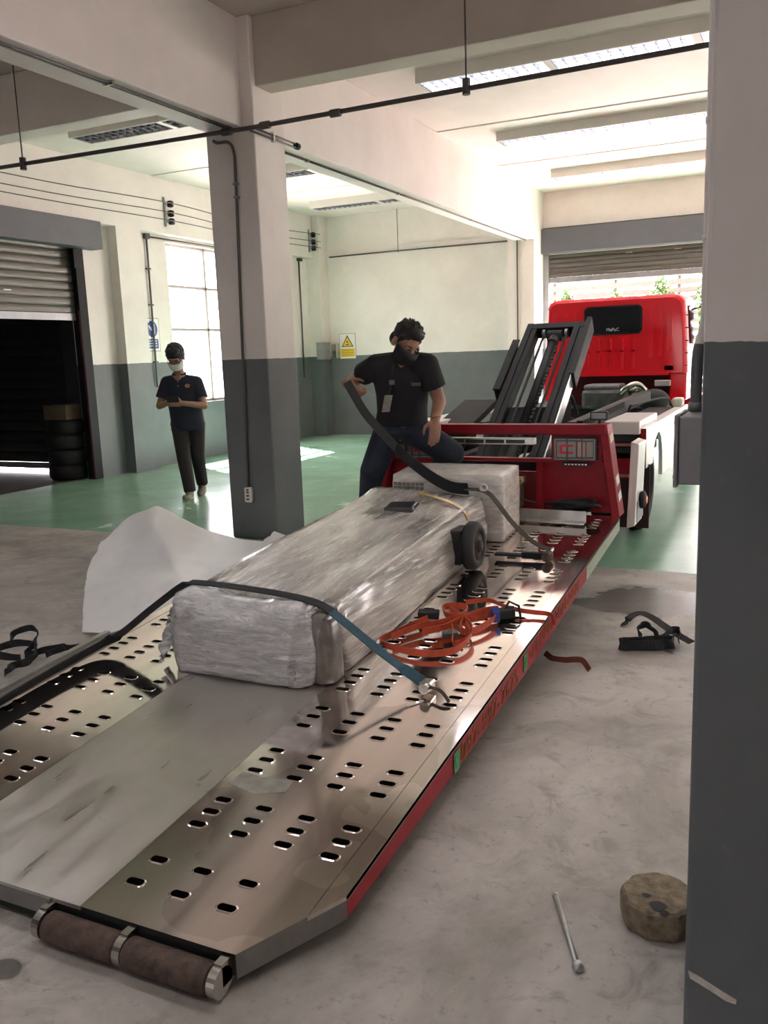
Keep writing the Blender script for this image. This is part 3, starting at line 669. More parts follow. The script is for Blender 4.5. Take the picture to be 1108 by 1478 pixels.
# ---- headboard at the front end of the deck
HB = bpy.data.objects.new('headboard', None); COL.objects.link(HB); HB.parent = T
HB.location = (0, 0, 0)
def trap_post(f):
    a = [(f(-1.0), 5.62, .405), (f(-1.055), 5.62, .405), (f(-1.148), 5.64, 1.005), (f(-1.092), 5.64, 1.005)]
    B().prism(a, (0, .17, 0)).build('post', DRED, HB, bevel=.006)
mh = lambda x: -3.74 - x
trap_post(lambda x: x); trap_post(mh)
B().box(-2.64, -1.10, 5.63, 5.72, .938, 1.006).build('top_bar', DRED, HB, bevel=.006)
B().box(-2.62, -1.12, 5.64, 5.70, .755, .778).build('middle_bar', DRED, HB, bevel=.004)
B().box(-1.55, -1.07, 5.68, 5.69, .42, .757).build('back_plate', DRED, HB); B().box(-2.67, -2.20, 5.68, 5.69, .42, .757).build('back_plate', DRED, HB)
B().box(-1.56, -1.52, 5.65, 5.69, .42, .757).build('upright', DRED, HB); B().box(mh(-1.52), mh(-1.56), 5.65, 5.69, .42, .757).build('upright', DRED, HB)
B().box(-1.46, -1.13, 5.66, 5.68, .778, .94).build('lamp_plate', DRED, HB); B().box(mh(-1.13), mh(-1.46), 5.66, 5.68, .778, .94).build('lamp_plate', DRED, HB)
DRED2 = M('inner_red', (.20, .008, .014), .5, 0, .1, 5)
B().box(-2.20, -1.56, 5.84, 5.86, .35, .66).build('winch_plate', DRED2, HB)
TAPE = M('post_tape', (.55, .45, .25), .35, 0, .15, 30)
for z0, z1 in ((.88, .93), (.60, .66), (.50, .55)):
    fz = lambda z: -1.0 - .092 * (z - .405) / .6 + .0015
    B().prism([(fz(z0), 5.66, z0), (fz(z0), 5.75, z0 + .02), (fz(z1), 5.75, z1 + .02), (fz(z1), 5.66, z1)], (.0015, 0, 0)).build('reflective_tape', TAPE if z0 > .8 else WHITE, HB)
TLG = M('lamp_lens_clear', (.27, .24, .22), .15, 0); TLR = M('lamp_lens_red', (.55, .02, .04), .2); TLD = M('lamp_bezel_dark', (.05, .05, .05), .3)
for f, lab in ((lambda x: x, 0), (mh, 1)):
    a, c = sorted((f(-1.44), f(-1.15)))
    L = bpy.data.objects.new('tail_lamp', None); COL.objects.link(L); L.parent = T; L.location = (0, 0, 0)
    B().box(a, c, 5.625, 5.66, .765, .922).build('bezel', TLD, L, bevel=.02)
    for q in (B().box(a + .012, c - .012, 5.615, 5.626, .905, .913), B().box(a + .012, c - .012, 5.615, 5.626, .775, .783), B().box(a + .012, a + .02, 5.615, 5.626, .783, .905), B().box(c - .02, c - .012, 5.615, 5.626, .783, .905)): q.build('trim', GREYM, L)
    for k in (1, 2): B().box(a + k * (c - a) / 3 - .004, a + k * (c - a) / 3 + .004, 5.612, 5.626, .767, .92).build('clip', TLD, L)
    x0 = a + .028 if not lab else c - .15
    B().box(x0, x0 + .125, 5.618, 5.626, .792, .897).build('stop_lens', TLG, L)
    e = B(); e.box(x0 + .018, x0 + .034, 5.612, 5.619, .815, .875); e.box(x0 + .034, x0 + .105, 5.612, 5.619, .862, .875); e.box(x0 + .034, x0 + .105, 5.612, 5.619, .815, .828)
    e.build('red_light_guide', TLR, L)
    x1 = a + .165 if not lab else a + .03
    B().box(x1, x1 + .05, 5.618, 5.626, .795, .895).build('turn_lens', M('lamp_lens_amber', (.42, .25, .2), .2), L); B().box(x1 + .058, x1 + .1, 5.618, 5.626, .795, .895).build('reverse_lens', TLG, L)
B().box(-1.37, -1.20, 5.60, 5.64, .738, .757).build('marker_strip', BLACK, T)
for k in range(7): B().box(-1.355 + k * .022, -1.342 + k * .022, 5.597, 5.60, .744, .752).build('marker_led', ALU, T)
LB = bpy.data.objects.new('light_bar', None); COL.objects.link(LB); LB.parent = T; LB.location = (0, 0, 0)
B().box(-2.21, -1.57, 5.64, 5.70, .868, .912).build('body', ALU, LB, bevel=.004)
for k in range(4): B().box(-2.20 + k * .145, -2.07 + k * .145, 5.635, 5.641, .878, .902).build('lens', M('bar_lens', (.05, .055, .04), .2), LB)
# winch with hook
B().cyl((-2.12, 5.80, .50), (-1.72, 5.80, .50), .07, 20).build('winch_drum', GREYM, T); B().box(-1.76, -1.70, 5.72, 5.83, .42, .62).build('winch_cheek', GREYM, T); B().box(-1.95, -1.66, 5.70, 5.74, .60, .64).build('fairlead', CHROME, T)
GOLD = M('hook_brass', (.55, .45, .18), .3, .9, .1, 30)
B().tube(spline([(-1.82, 5.68, .62), (-1.74, 5.67, .615), (-1.68, 5.665, .60), (-1.665, 5.66, .625), (-1.68, 5.66, .645)], 6), [.009] * 24 + [.004], 8).build('hook', GOLD, T, True)
B().tube(spline([(-1.78, 5.72, .50), (-1.55, 5.66, .47), (-1.35, 5.64, .43)], 6), .005, 6).build('winch_cable', PIPE, T)
# work lamp
B().box(-1.215, -1.10, 5.70, 5.75, 1.03, 1.085).build('work_lamp', BLACK, T, bevel=.008); B().box(-1.205, -1.11, 5.694, 5.70, 1.038, 1.077).build('lamp_lens', M('work_lens', (.10, .11, .10), .15), T); B().cyl((-1.155, 5.72, 1.0), (-1.155, 5.72, 1.035), .01, 8).build('lamp_stem', BLACK, T)

# ---- raised tilt frame behind the headboard
TF = bpy.data.objects.new('tilt_frame', None); COL.objects.link(TF); TF.parent = T; TF.location = (0, 0, 0)
SD = Vector((0, 1.174, .806)).normalized(); SN = Vector((0, -SD.z, SD.y))       # along the frame, and out of its upper face
P0 = Vector((0, 6.654, .915))
def fp(x, s_, h=0): return Vector((x, 0, 0)) + P0 + SD * s_ + SN * h
def fbar(name, x0, x1, s0, s1, h0, h1, mat=DARKM, bev=.004):
    c = (fp(x0, s0, h0) + fp(x1, s1, h1)) / 2
    return B().obox(c, ((x1 - x0) / 2, 0, 0), SD * (s1 - s0) / 2, SN * (h1 - h0) / 2).build(name, mat, TF, bevel=bev)
for a, c in ((-1.80, -1.70), (-2.23, -2.13)):
    fbar('rail_web', a, c, -1.15, 1.42, -.10, -.085); fbar('rail_flange', a, a + .014, -1.15, 1.42, -.10, .0); fbar('rail_flange', c - .014, c, -1.15, 1.42, -.10, .0)
    fbar('rail_top', a, a + .052, -1.15, 1.42, .0, .012); fbar('rail_top', c - .044, c, -1.15, 1.42, .0, .006)
fbar('guide_plate', -1.68, -1.655, .62, 1.45, -.12, .02); fbar('guide_plate', -2.29, -2.265, .42, 1.14, -.10, .02)
fbar('guide_flange', -1.70, -1.655, .62, 1.45, .02, .035); fbar('guide_flange', -2.30, -2.235, .42, 1.14, .02, .035)
fbar('rail_side', -1.698, -1.682, -1.1, 1.42, -.11, .0, ALU)
fbar('cross_member', -2.23, -1.70, 1.34, 1.42, -.10, .01); fbar('cross_member', -2.13, -1.80, -.12, .30, -.09, -.06); fbar('cross_member', -2.13, -1.80, -.8, -.5, -.09, -.06)
B().cyl(fp(-1.955, 1.30, -.03), fp(-1.955, -.05, -.03), .038, 16).build('cylinder_barrel', DARKM, TF, True); B().cyl(fp(-1.955, 0, -.03), fp(-1.955, -1.1, -.03), .046, 16).build('cylinder_sleeve', DARKM, TF, True)
B().cyl(fp(-2.02, 1.27, -.03), fp(-1.89, 1.27, -.03), .05, 14).build('pivot_pin', BLACK, TF); B().cyl(fp(-1.955, 1.15, -.03), fp(-1.955, 1.21, -.03), .047, 14).build('barrel_collar', BLACK, TF)
for x in (-2.06, -1.86): 
    B().cyl(fp(x, 1.3, -.03), fp(x, -1.1, -.03), .011, 8).build('hydraulic_pipe', BLACK, TF); B().cyl(fp(x - .012, 1.3, -.03), fp(x + .012, 1.3, -.03), .04, 12).build('sheave', GREYM, TF)
cb = B()
for k in range(44): cb.obox(fp(-1.90, -1.1 + k * .05, -.01), (.008 if k % 2 else .013, 0, 0), SD * .018, SN * .008)
o_ = cb.build('lift_chain', DARKM, TF)

# ---- chassis, wings, wheels
for x in (-2.42, -1.60): B().box(x, x + .09, 5.95, 12.0, .52, .70).build('chassis_rail', BLACK, T)
for y in (6.2, 7.8, 9.3, 10.6): B().box(-2.33, -1.60, y, y + .08, .55, .68).build('cross_tube', BLACK, T)
ENG = M('engine_grey', (.13, .13, .125), .5, .5, .3, 14); EB2 = M('engine_dark', (.012, .012, .013), .6)
B().box(-2.6, -1.35, 10.1, 11.9, .45, .80).build('engine_bay_floor', EB2, T); 
B().box(-2.22, -1.76, 9.95, 10.4, .80, 1.02).build('engine_block', ENG, T, bevel=.04); B().box(-2.20, -1.80, 9.98, 10.38, 1.02, 1.075).build('engine_cover', GREYM, T, bevel=.02)
for x in (-2.13, -2.0, -1.87): B().cyl((x, 9.93, .93), (x, 9.96, .93), .04, 12).build('engine_port', ENG, T)
B().cyl((-1.62, 9.98, 1.0), (-1.62, 10.12, 1.0), .085, 16).build('air_intake', CHROME, T, True); B().tube(spline([(-1.80, 10.0, .95), (-1.72, 9.9, 1.03), (-1.60, 9.92, 1.08), (-1.52, 10.0, 1.0)], 5), .035, 10).build('intake_hose', CHROME, T, True)
B().ell((-1.40, 9.8, .90), (.17, .16, .13)).build('fuel_filter_cover', BLACK, T, True); B().box(-1.48, -1.30, 10.38, 10.44, 1.03, 1.10).build('bracket', ALU, T, bevel=.01)
B().tube(spline([(-2.35, 9.6, .75), (-2.28, 9.4, .98), (-2.20, 9.4, .98), (-2.16, 9.5, .78)], 6), .018, 8).build('coolant_hose', BLACK, T, True)
B().box(-2.5, -2.25, 8.4, 9.6, .60, .93).build('battery_box', BLACK, T, bevel=.01)
B().bar((-1.62, 6.95, .86), (-1.42, 9.4, .98), .10, .10).build('stabiliser_arm', EB2, T, bevel=.006); B().bar((-1.55, 6.9, .90), (-1.40, 7.9, .99), .05, .05).build('hydraulic_ram', DARKM, T)
for k in range(3): B().tube(spline([(-1.9 + k * .09, 6.4, .62), (-1.8 + k * .08, 7.2, .80), (-1.7 + k * .1, 8.4, .74), (-1.8, 9.7, .80)], 6), .016, 8).build('hydraulic_hose', BLACK, T, True)
B().prism([(-2.74, 6.6, .86), (-2.42, 6.6, .86), (-2.36, 7.3, 1.08), (-2.66, 7.3, 1.08)], (0, .02, -.05)).build('ramp_panel', DARKM, T, bevel=.005)
B().box(-2.80, -2.62, 6.72, 6.9, .885, .92).build('rag', WHITE, T, bevel=.015)
for f, rs in ((lambda x: x, 1), (mx, -1)):
    a, c = sorted((f(-1.0), f(-1.03)))
    arch = [(7.02, .585), (7.05, .67), (7.13, .755), (7.25, .80), (7.37, .80), (7.48, .74), (7.55, .62), (7.575, .415)]
    poly = [(a, y, z) for y, z in [(6.68, .885), (6.68, .585)] + arch + [(9.35, .385), (9.35, .89)]]
    B().prism(poly, (c - a, 0, 0)).build('wing_panel', WHITE, T, fix=True)
    a, c = sorted((f(-1.0), f(-1.055))); B().box(a, c, 6.66, 6.68, .585, .885).build('wing_end_plate', DRED, T)
    a, c = sorted((f(-1.03), f(-1.38)))
    B().box(a, c, 7.5, 9.35, .84, .862).build('inner_deck_plate', DARKM, T); a3, c3 = sorted((f(-1.03), f(-1.09))); B().box(a3, c3, 6.69, 9.35, .865, .885).build('wing_top', WHITE, T); a2, c2 = sorted((f(-1.30), f(-1.04)))
    B().box(a2, c2, 6.62, 7.5, .845, .945).build('tool_box_lid', WHITE, T, bevel=.01); B().box(a2, c2, 6.66, 7.5, .66, .84).build('tool_box', BLACK, T); B().box(a2, c2, 6.64, 6.66, .755, .775).build('tool_box_hinge', ALU, T)
    B().box(a2, c2, 6.66, 6.68, .50, .70).build('tail_panel', DRED, T); B().box(a2, c2, 6.63, 6.66, .52, .54).build('tail_trim', ALU, T)
    B().box(f(-1.125) - .135, f(-1.125) + .135, 6.80, 6.815, .10, .60).build('mud_flap', M('mud_flap', (.03, .008, .01), .6), T)
    for wy in (7.28, 11.3):
        for k, wx in enumerate((-1.16, -1.40) if wy < 9 else (-1.2,)):
            x = f(wx); R_ = .375
            B().lathe((x - .095, wy, R_), (1, 0, 0), [(.20, .0), (.30, .0), (.355, .02), (R_, .045), (R_, .145), (.355, .17), (.30, .19), (.20, .19), (.20, .0)], 32).build('tyre', BLACK, T, True)
            B().lathe((x - .07, wy, R_), (1, 0, 0), [(.05, .0), (.198, .02), (.198, .12), (.05, .14)], 24).build('rim', WHITE, T, True)
    B().cyl((f(-1.003) , 8.05, .80), (f(-1.003) + rs * .006, 8.05, .80), .03, 14).build('side_marker', TLR, T); B().cyl((f(-1.003), 8.05, .735), (f(-1.003) + rs * .006, 8.05, .735), .03, 14).build('side_marker', TLR, T)
B().tube(spline([(-1.30, 7.6, .89), (-1.28, 7.6, .98), (-1.25, 7.65, 1.0), (-1.12, 8.6, 1.0), (-1.08, 8.8, .90)], 5), .01, 8).build('grab_rail', BLACK, T, True)
B().box(-1.12, -1.02, 9.05, 9.25, .885, .97).build('filler_cap', M('cream', (.55, .5, .4), .5), T, bevel=.02)
# white folding side guard beside the deck nose
B().prism([(-1.01, 5.93, .27), (-.955, 5.93, .29), (-.955, 6.06, .835), (-1.01, 6.06, .85)], (0, .30, .0)).build('side_guard', WHITE, T, bevel=.005); B().prism([(-.955, 6.0, .30), (-.95, 6.0, .30), (-.95, 6.25, .31), (-.955, 6.25, .31)], (0, 0, .14)).build('guard_bracket', GREYM, T)
B().lathe((-.955, 6.13, .44), (1, 0, 0), [(.05, 0), (.062, .01), (.062, .03), (.045, .04)], 16).build('side_lamp_rubber', BLACK, T, True); B().lathe((-.916, 6.13, .44), (1, 0, 0), [(.03, 0), (.032, .006), (.02, .012)], 12).build('side_lamp', M('amber_lamp', (.6, .12, .03), .2), T)

# ---- cab
CB_ = bpy.data.objects.new('cab', None); COL.objects.link(CB_); CB_.parent = T; CB_.location = (0, 0, 0)
def cab_poly(y, inset=0.0, top=2.06):
    xl, xr = -2.795 + inset, -1.135 - inset; pts = [(xr, 1.17), (xr - .015, 1.55)]
    for k in range(7): a = k * PI / 12; pts.append((xr - .16 + .12 * math.cos(a), top - .12 + .12 * math.sin(a)))
    for k in range(7): a = PI / 2 + k * PI / 12; pts.append((xl + .16 + .12 * math.cos(a), top - .12 + .12 * math.sin(a)))
    pts += [(xl + .015, 1.55), (xl, 1.17)]
    return [(x, y, z) for x, z in pts]
def loft(polys, name, mat, parent, smooth=False, bevel=0):
    n = len(polys[0]); b = B(); vs = [p for q in polys for p in q]
    fs = [(i * n + k, i * n + (k + 1) % n, (i + 1) * n + (k + 1) % n, (i + 1) * n + k) for i in range(len(polys) - 1) for k in range(n)]
    fs += [tuple(range(n))[::-1], tuple(range((len(polys) - 1) * n, len(polys) * n))]
    return b.add(vs, fs).build(name, mat, parent, smooth, bevel, fix=True)
body = loft([cab_poly(10.45, .035, 2.02), cab_poly(10.475, .012, 2.05), cab_poly(10.53), cab_poly(11.5, 0, 2.08), cab_poly(11.75, .02, 2.05), cab_poly(12.15, .03, 1.75)], 'cab_shell', RED, CB_, bevel=.008)
B().box(-1.33, -1.14, 10.47, 12.1, .86, 1.18).build('cab_side_sill', RED, CB_, bevel=.02); B().box(-2.79, -2.60, 10.47, 12.1, .86, 1.18).build('cab_side_sill', RED, CB_, bevel=.02)
B().box(-2.6, -1.33, 10.75, 12.1, .78, 1.18).build('firewall', M('inner_cab_red', (.13, .006, .01), .5, 0, .2, 6), CB_); B().box(-2.6, -1.33, 10.42, 10.6, 1.155, 1.185).build('rear_seam', RED, CB_)
B().box(-2.78, -1.15, 12.05, 12.25, .45, 1.15).build('front_bumper', RED, CB_, bevel=.03)
B().prism([(-2.66, 11.85, 1.98), (-1.27, 11.85, 1.98), (-1.22, 12.17, 1.35), (-2.71, 12.17, 1.35)], (0, .02, .01)).build('windscreen', M('dark_glass', (.01, .012, .014), .05, coat=.5), CB_)
def rrect(x0, x1, z0, z1, r, y, n=5):
    out = []
    for cx, cz, a0 in ((x1 - r, z1 - r, 0), (x0 + r, z1 - r, PI / 2), (x0 + r, z0 + r, PI), (x1 - r, z0 + r, 1.5 * PI)):
        out += [(cx + r * math.cos(a0 + k * PI / 2 / n), y, cz + r * math.sin(a0 + k * PI / 2 / n)) for k in range(n + 1)]
    return out
RW = B().prism(rrect(-2.30, -1.635, 1.632, 1.96, .06, 10.435), (0, .03, 0)).build('rear_window', BLACK, CB_)
B().prism(rrect(-2.278, -1.657, 1.652, 1.94, .045, 10.43), (0, .006, 0)).build('pane', M('cab_glass', (.012, .014, .016), .06, coat=.6), RW)
text_mesh('window_sticker', 'MaPaC', .052, M('sticker_white', (.75, .75, .75), .5), RW, (-2.04, 10.428, 1.672), (1, 0, 0), (0, 0, 1))
def rib(x, z0, z1, w=.035, y=10.432, d=.022): B().prism(rrect(x - w / 2, x + w / 2, z0, z1, w * .48, y, 4), (0, d, 0)).build('pressed_rib', RED, CB_, bevel=.005)
for x in (-2.25, -2.13, -2.0, -1.86, -1.73): rib(x, 1.235, 1.585); rib(x, 1.42, 1.46, .05, 10.430)
for x in (-1.545, -1.44): rib(x, 1.36, 1.93, .05)
rib(-1.345, 1.42, 1.88, .06); rib(-1.33, 1.20, 1.27, .1)
for x in (-2.66, -2.53, -2.42): rib(x, 1.30, 1.90, .045)
for k in range(7): B().box(-2.56 + k * .185, -2.46 + k * .185, 10.56, 11.5, 2.03, 2.066).build('roof_rib', RED, CB_, bevel=.008)
for k in range(5): B().box(-1.165, -1.130, 10.46, 10.475, 1.25 + k * .14, 1.262 + k * .14).build('corner_seam', DRED, CB_)
B().prism([(-1.142, 10.75, 1.50), (-1.142, 11.75, 1.50), (-1.17, 11.6, 1.93), (-1.17, 10.75, 1.93)], (.012, 0, 0)).build('side_window', MATS['dark_glass'], CB_)
B().prism([(mx(-1.142), 10.75, 1.50), (mx(-1.142), 11.75, 1.50), (mx(-1.17), 11.6, 1.93), (mx(-1.17), 10.75, 1.93)], (-.012, 0, 0)).build('side_window', MATS['dark_glass'], CB_)
for f in (lambda x: x, mx):
    s_ = 1 if f(0) == 0 else -1
    B().tube(spline([(f(-1.16), 11.9, 1.95), (f(-1.02), 12.0, 1.92), (f(-.98), 12.0, 1.75), (f(-.99), 12.0, 1.45), (f(-1.14), 11.95, 1.30)], 5), .014, 8).build('mirror_bracket', BLACK, CB_, True)
    B().box(min(f(-1.04), f(-.92)), max(f(-1.04), f(-.92)), 11.97, 12.04, 1.50, 1.78).build('side_mirror', BLACK, CB_, bevel=.03); B().ell((f(-.99), 12.0, 1.86), (.09, .06, .07)).build('spot_mirror', BLACK, CB_, True)
# ================================================================== CARGO ON THE DECK
def nvec(p, s, seed=0): return noise.noise(Vector((p[0] * s + seed, p[1] * s, p[2] * s)))
def wrapped_box(x0, x1, y0, y1, prof_h, nx, ny, nzv, name, mat, parent, amp=.008, rnd=.04, xr_slope=0.0, seed=0, sc=7, bulge=.015, base=.007):
    """closed box of film following the deck slope: rounded edges, creases and bulges"""
    bm = bmesh.new(); grid = {}
    def P(i, j, k):
        u, v, w_ = i / nx, j / ny, k / nzv
        x = x0 + (x1 - x0) * u; y = y0 + (y1 - y0) * v; h = prof_h(u, v) * w_
        # round the edges by pulling corners in
        ex, ey, ez = min(u, 1 - u) * (x1 - x0), min(v, 1 - v) * (y1 - y0), (1 - w_) * prof_h(u, v)
        eb = w_ * prof_h(u, v)
        def pull(d): return max(0.0, 1 - d / rnd) ** 2 * rnd * .45
        sx = 1 if u > .5 else -1; sy = 1 if v > .5 else -1
        if ex < rnd and (ez < rnd or ey < rnd): x -= sx * max(pull(ez) if ez < ex + rnd else 0, pull(ey)) * (1 if ex < 1e-6 else .5)
        if ey < rnd and (ez < rnd or ex < rnd): y -= sy * max(pull(ez), pull(ex)) * (1 if ey < 1e-6 else .5)
        if ez < rnd and w_ > .5: h -= max(pull(ex), pull(ey)) * (1 if ez < 1e-6 else .4)
        q = Vector((x, y, h))
        onx, ony, onz = ex < 1e-6, ey < 1e-6, ez < 1e-6
        a = amp * (noise.noise(Vector((x * sc + seed, y * sc * .45, h * sc * 1.6))) + .5 * noise.noise(Vector((x * sc * 3 + seed, y * sc * 1.0, h * sc * 4))))
        cen = math.sin(PI * u) * .5 + math.sin(PI * w_) * .5
        if onx: q.x += sx * (a + bulge * math.sin(PI * w_) - xr_slope * w_)
        if ony: q.y += sy * (a + bulge * math.sin(PI * u) * math.sin(PI * min(1, w_)))
        if onz: q.z += a
        q.z = max(q.z, 0) + base
        return Vector((q.x, q.y, q.z + zb(q.y)))
    def vert(i, j, k):
        if (i, j, k) not in grid: grid[(i, j, k)] = bm.verts.new(P(i, j, k))
        return grid[(i, j, k)]
    def quad(a): 
        try: bm.faces.new([vert(*q) for q in a])
        except ValueError: pass
    for i in range(nx):
        for j in range(ny):
            quad([(i, j, nzv), (i + 1, j, nzv), (i + 1, j + 1, nzv), (i, j + 1, nzv)]); quad([(i, j, 0), (i, j + 1, 0), (i + 1, j + 1, 0), (i + 1, j, 0)])
    for i in range(nx):
        for k in range(nzv):
            quad([(i, 0, k), (i + 1, 0, k), (i + 1, 0, k + 1), (i, 0, k + 1)]); quad([(i, ny, k), (i, ny, k + 1), (i + 1, ny, k + 1), (i + 1, ny, k)])
    for j in range(ny):
        for k in range(nzv):
            quad([(0, j, k), (0, j, k + 1), (0, j + 1, k + 1), (0, j + 1, k)]); quad([(nx, j, k), (nx, j + 1, k), (nx, j + 1, k + 1), (nx, j, k + 1)])
    bmesh.ops.recalc_face_normals(bm, faces=bm.faces)
    vs = [v.co.copy() for v in bm.verts]; bm.verts.index_update(); fs = [[v.index for v in f.verts] for f in bm.faces]; bm.free()
    return B().add(vs, fs).build(name, mat, parent, True)
WB = root('wrapped_appliance', 'long appliance wrapped in stretch film lying along the steel deck', 'wrapped appliance', (-2.0, 3.8, zb(3.8)))
def hprof(u, v):
    base_h = .335 - .045 * u
    t = max(0.0, min(1.0, (v - .06) / .1))
    return base_h * (.97 + .03 * t) + .022 * math.exp(-((v - .93) / .05) ** 2) * (1 - u) - (.02 * math.exp(-((v - .75) / .07) ** 2) * math.exp(-((u - .5) / .3) ** 2))
FILMT = FILM
wrapped_box(-2.36, -1.63, 2.98, 4.835, hprof, 26, 60, 12, 'film_wrapped_body', FILM, WB, .008, .03, .03, 3)
wrapped_box(-2.385, -1.70, 2.79, 2.975, lambda u, v: .335 - .03 * u + .012 * math.sin(9 * u), 30, 10, 14, 'bubble_wrapped_end', BUBBLE, WB, .010, .06, .02, 11, 7, .025)
wrapped_box(-1.74, -1.625, 2.85, 2.99, lambda u, v: .285, 8, 8, 10, 'dark_corner_film', M('dark_film', (.16, .14, .12), .42, 0, .5, 9, .4, 25, coat=.3), WB, .006, .04, .02, 5, 9, .01)
# crumpled film flap hanging at the left corner
n = 14
for (px, py, pz, wdt, ln_, ang) in ((-2.41, 2.86, .40, .09, .17, -.5), (-2.37, 2.79, .36, .06, .13, .2), (-2.45, 2.95, .44, .08, .10, -1.0), (-1.74, 2.75, .33, .012, .11, .1)):
    vs = []
    for k in range(n + 1):
        t = k / n
        for m_ in range(4):
            s_ = (m_ / 3 - .5) * wdt * (1 - .75 * t); vs.append((px + s_ * math.cos(ang) - .05 * t * (1 if wdt > .05 else .2) + .012 * math.sin(9 * t + m_), py + s_ * math.sin(ang) + .014 * math.sin(7 * t + m_ * 2), pz - ln_ * t + .06 * t * (1 - t)))
    o = B().add(vs, [(k * 4 + m_, k * 4 + m_ + 1, k * 4 + 5 + m_, k * 4 + 4 + m_) for k in range(n) for m_ in range(3)]).build('loose_film', BUBBLE, WB, True)
    sm = o.modifiers.new('thick', 'SOLIDIFY'); sm.thickness = .003
# dark part and tape under the film on top, caster wheel at the side
DK = M('dark_part_under_film', (.035, .035, .038), .3, 0, .2, 10, coat=.5)
yy = 4.45; B().obox((-2.02, yy, zb(yy) + .308), (.085, .02, 0), (-.01, .07, .006), (0, 0, .022)).build('dark_part', DK, WB, bevel=.012)
TP = M('yellow_tape', (.42, .27, .07), .35, 0, .25, 20, coat=.4)
B().ribbon(spline([(-1.98, 4.62, zb(4.62) + .355), (-1.85, 4.6, zb(4.6) + .335), (-1.72, 4.55, zb(4.55) + .312), (-1.66, 4.53, zb(4.53) + .275), (-1.638, 4.52, zb(4.52) + .235)], 5), (0, 1, .1), .035, .004).build('tape', TP, WB)
wy, wz = 4.36, zb(4.36) + .142
B().lathe((-1.60, wy, wz), (1, 0, 0), [(.07, 0), (.115, .004), (.134, .022), (.134, .06), (.115, .078), (.085, .08), (.08, .066), (.04, .06), (.035, .085), (.012, .09)], 32).build('caster_wheel', BLACK, WB, True)
B().lathe((-1.535, wy, wz), (1, 0, 0), [(.075, 0), (.078, .004), (.03, .012), (.028, .028), (.01, .03)], 20).build('wheel_hub', RUST, WB, True); B().box(-1.66, -1.59, wy - .11, wy + .06, wz - .09, wz + .1).build('wheel_mount', BLACK, WB, bevel=.01)

CT = root('wrapped_carton', 'white slatted carton in stretch film standing before the headboard', 'carton', (-1.9, 5.05, zb(5.05)))
wrapped_box(-2.285, -1.555, 4.895, 5.25, lambda u, v: .40, 24, 14, 14, 'film_wrapped_carton', streak_mat('pale_film', (.46, .44, .40), (.74, .71, .66), .22, (1, 1, 4), 9), CT, .004, .016, .0, 21, 6, .003)
gm = M('vent_dark', (.16, .16, .14), .5)
for i in range(7):
    for k in range(3): B().box(-2.262 + i * .03, -2.241 + i * .03, 4.876, 4.882, zb(4.87) + .285 + k * .026, zb(4.87) + .304 + k * .026).build('vent_slot', gm, CT)

# aluminium channel, rope pile
tagp(B().obox((-1.60, 5.42, zb(5.42) + .046), (.43, -.02, 0), (.0, .004, 0), (0, 0, .034)).obox((-1.60, 5.385, zb(5.385) + .014), (.43, -.02, 0), (.0, .035, .0027), (0, 0, .003)), 'metal_angle', ALU, 'bare aluminium angle bar lying across the deck before the headboard', 'metal bar')
rp = B(); random.seed(3)
for k in range(7):
    c = Vector((-1.27 + random.uniform(-.07, .07), 5.54 + random.uniform(-.02, .02), 0)); rr = random.uniform(.05, .09)
    pts = [(c.x + rr * 1.5 * math.cos(a) * (1 + .2 * math.sin(3 * a + k)), c.y + rr * .55 * math.sin(a), zb(5.54) + .040 + k * .011 + .012 * math.sin(2 * a + k)) for a in [q * PI / 8 for q in range(16)]]
    rp.tube(pts, .011, 6, closed=True)
tagp(rp, 'rope_coil', BLACK, 'tangled black rope heaped at the foot of the headboard', 'rope', smooth=True)

# ================================================================== STRAPS
def deckpt(x, y, h): return Vector((x, y, zb(y) + h))
# near tie-down: black from the left edge over the wrapped end, teal down to the deck hook on the right
NS = root('tie_down_strap', 'black and teal ratchet strap over the near end of the wrapped appliance', 'strap', (-1.7, 2.95, .3))
left = spline([deckpt(-2.80, 2.05, .036), deckpt(-2.82, 2.3, .036), deckpt(-2.83, 2.6, .04), deckpt(-2.80, 2.82, .055), deckpt(-2.70, 2.87, .11), deckpt(-2.56, 2.90, .215), deckpt(-2.44, 2.925, .30), deckpt(-2.36, 2.93, .348)], 7)
wl = [Vector((.75, -.3, .8)).normalized() if p.y < 2.86 else Vector((.45, -.7, .5)) for p in left]
B().ribbon(left, wl, .075, .005).build('webbing', WEBB, NS)
over = spline([deckpt(-2.36, 2.93, .349), deckpt(-2.27, 2.92, .355), deckpt(-2.05, 2.915, .352), deckpt(-1.85, 2.915, .34), deckpt(-1.72, 2.915, .322), deckpt(-1.645, 2.915, .292)], 6)
B().ribbon(over, (0, 1, .1), .05, .004).build('webbing', WEBB, NS)
down = spline([deckpt(-1.645, 2.915, .292), deckpt(-1.60, 2.915, .26), deckpt(-1.42, 2.92, .135), deckpt(-1.30, 2.92, .065), deckpt(-1.245, 2.915, .04)], 6)
B().ribbon(down, [Vector((.05, 1, .1)) if i < 16 else Vector((.25, .9, .3)) for i in range(len(down))], .05, .004).build('teal_webbing', TEAL, NS)
B().box(-1.262, -1.215, 2.885, 2.945, zb(2.9) + .018, zb(2.9) + .055).build('ratchet_body', CHROME, NS, bevel=.006); B().cyl((-1.235, 2.868, zb(2.9) + .036), (-1.235, 2.885, zb(2.9) + .036), .021, 14).build('ratchet_wheel', CHROME, NS)
B().tube(spline([deckpt(-1.22, 2.90, .035), deckpt(-1.18, 2.885, .038), deckpt(-1.15, 2.868, .03), deckpt(-1.125, 2.850, .0135)], 6), .0070, 8).build('hook', RUST, NS, True)
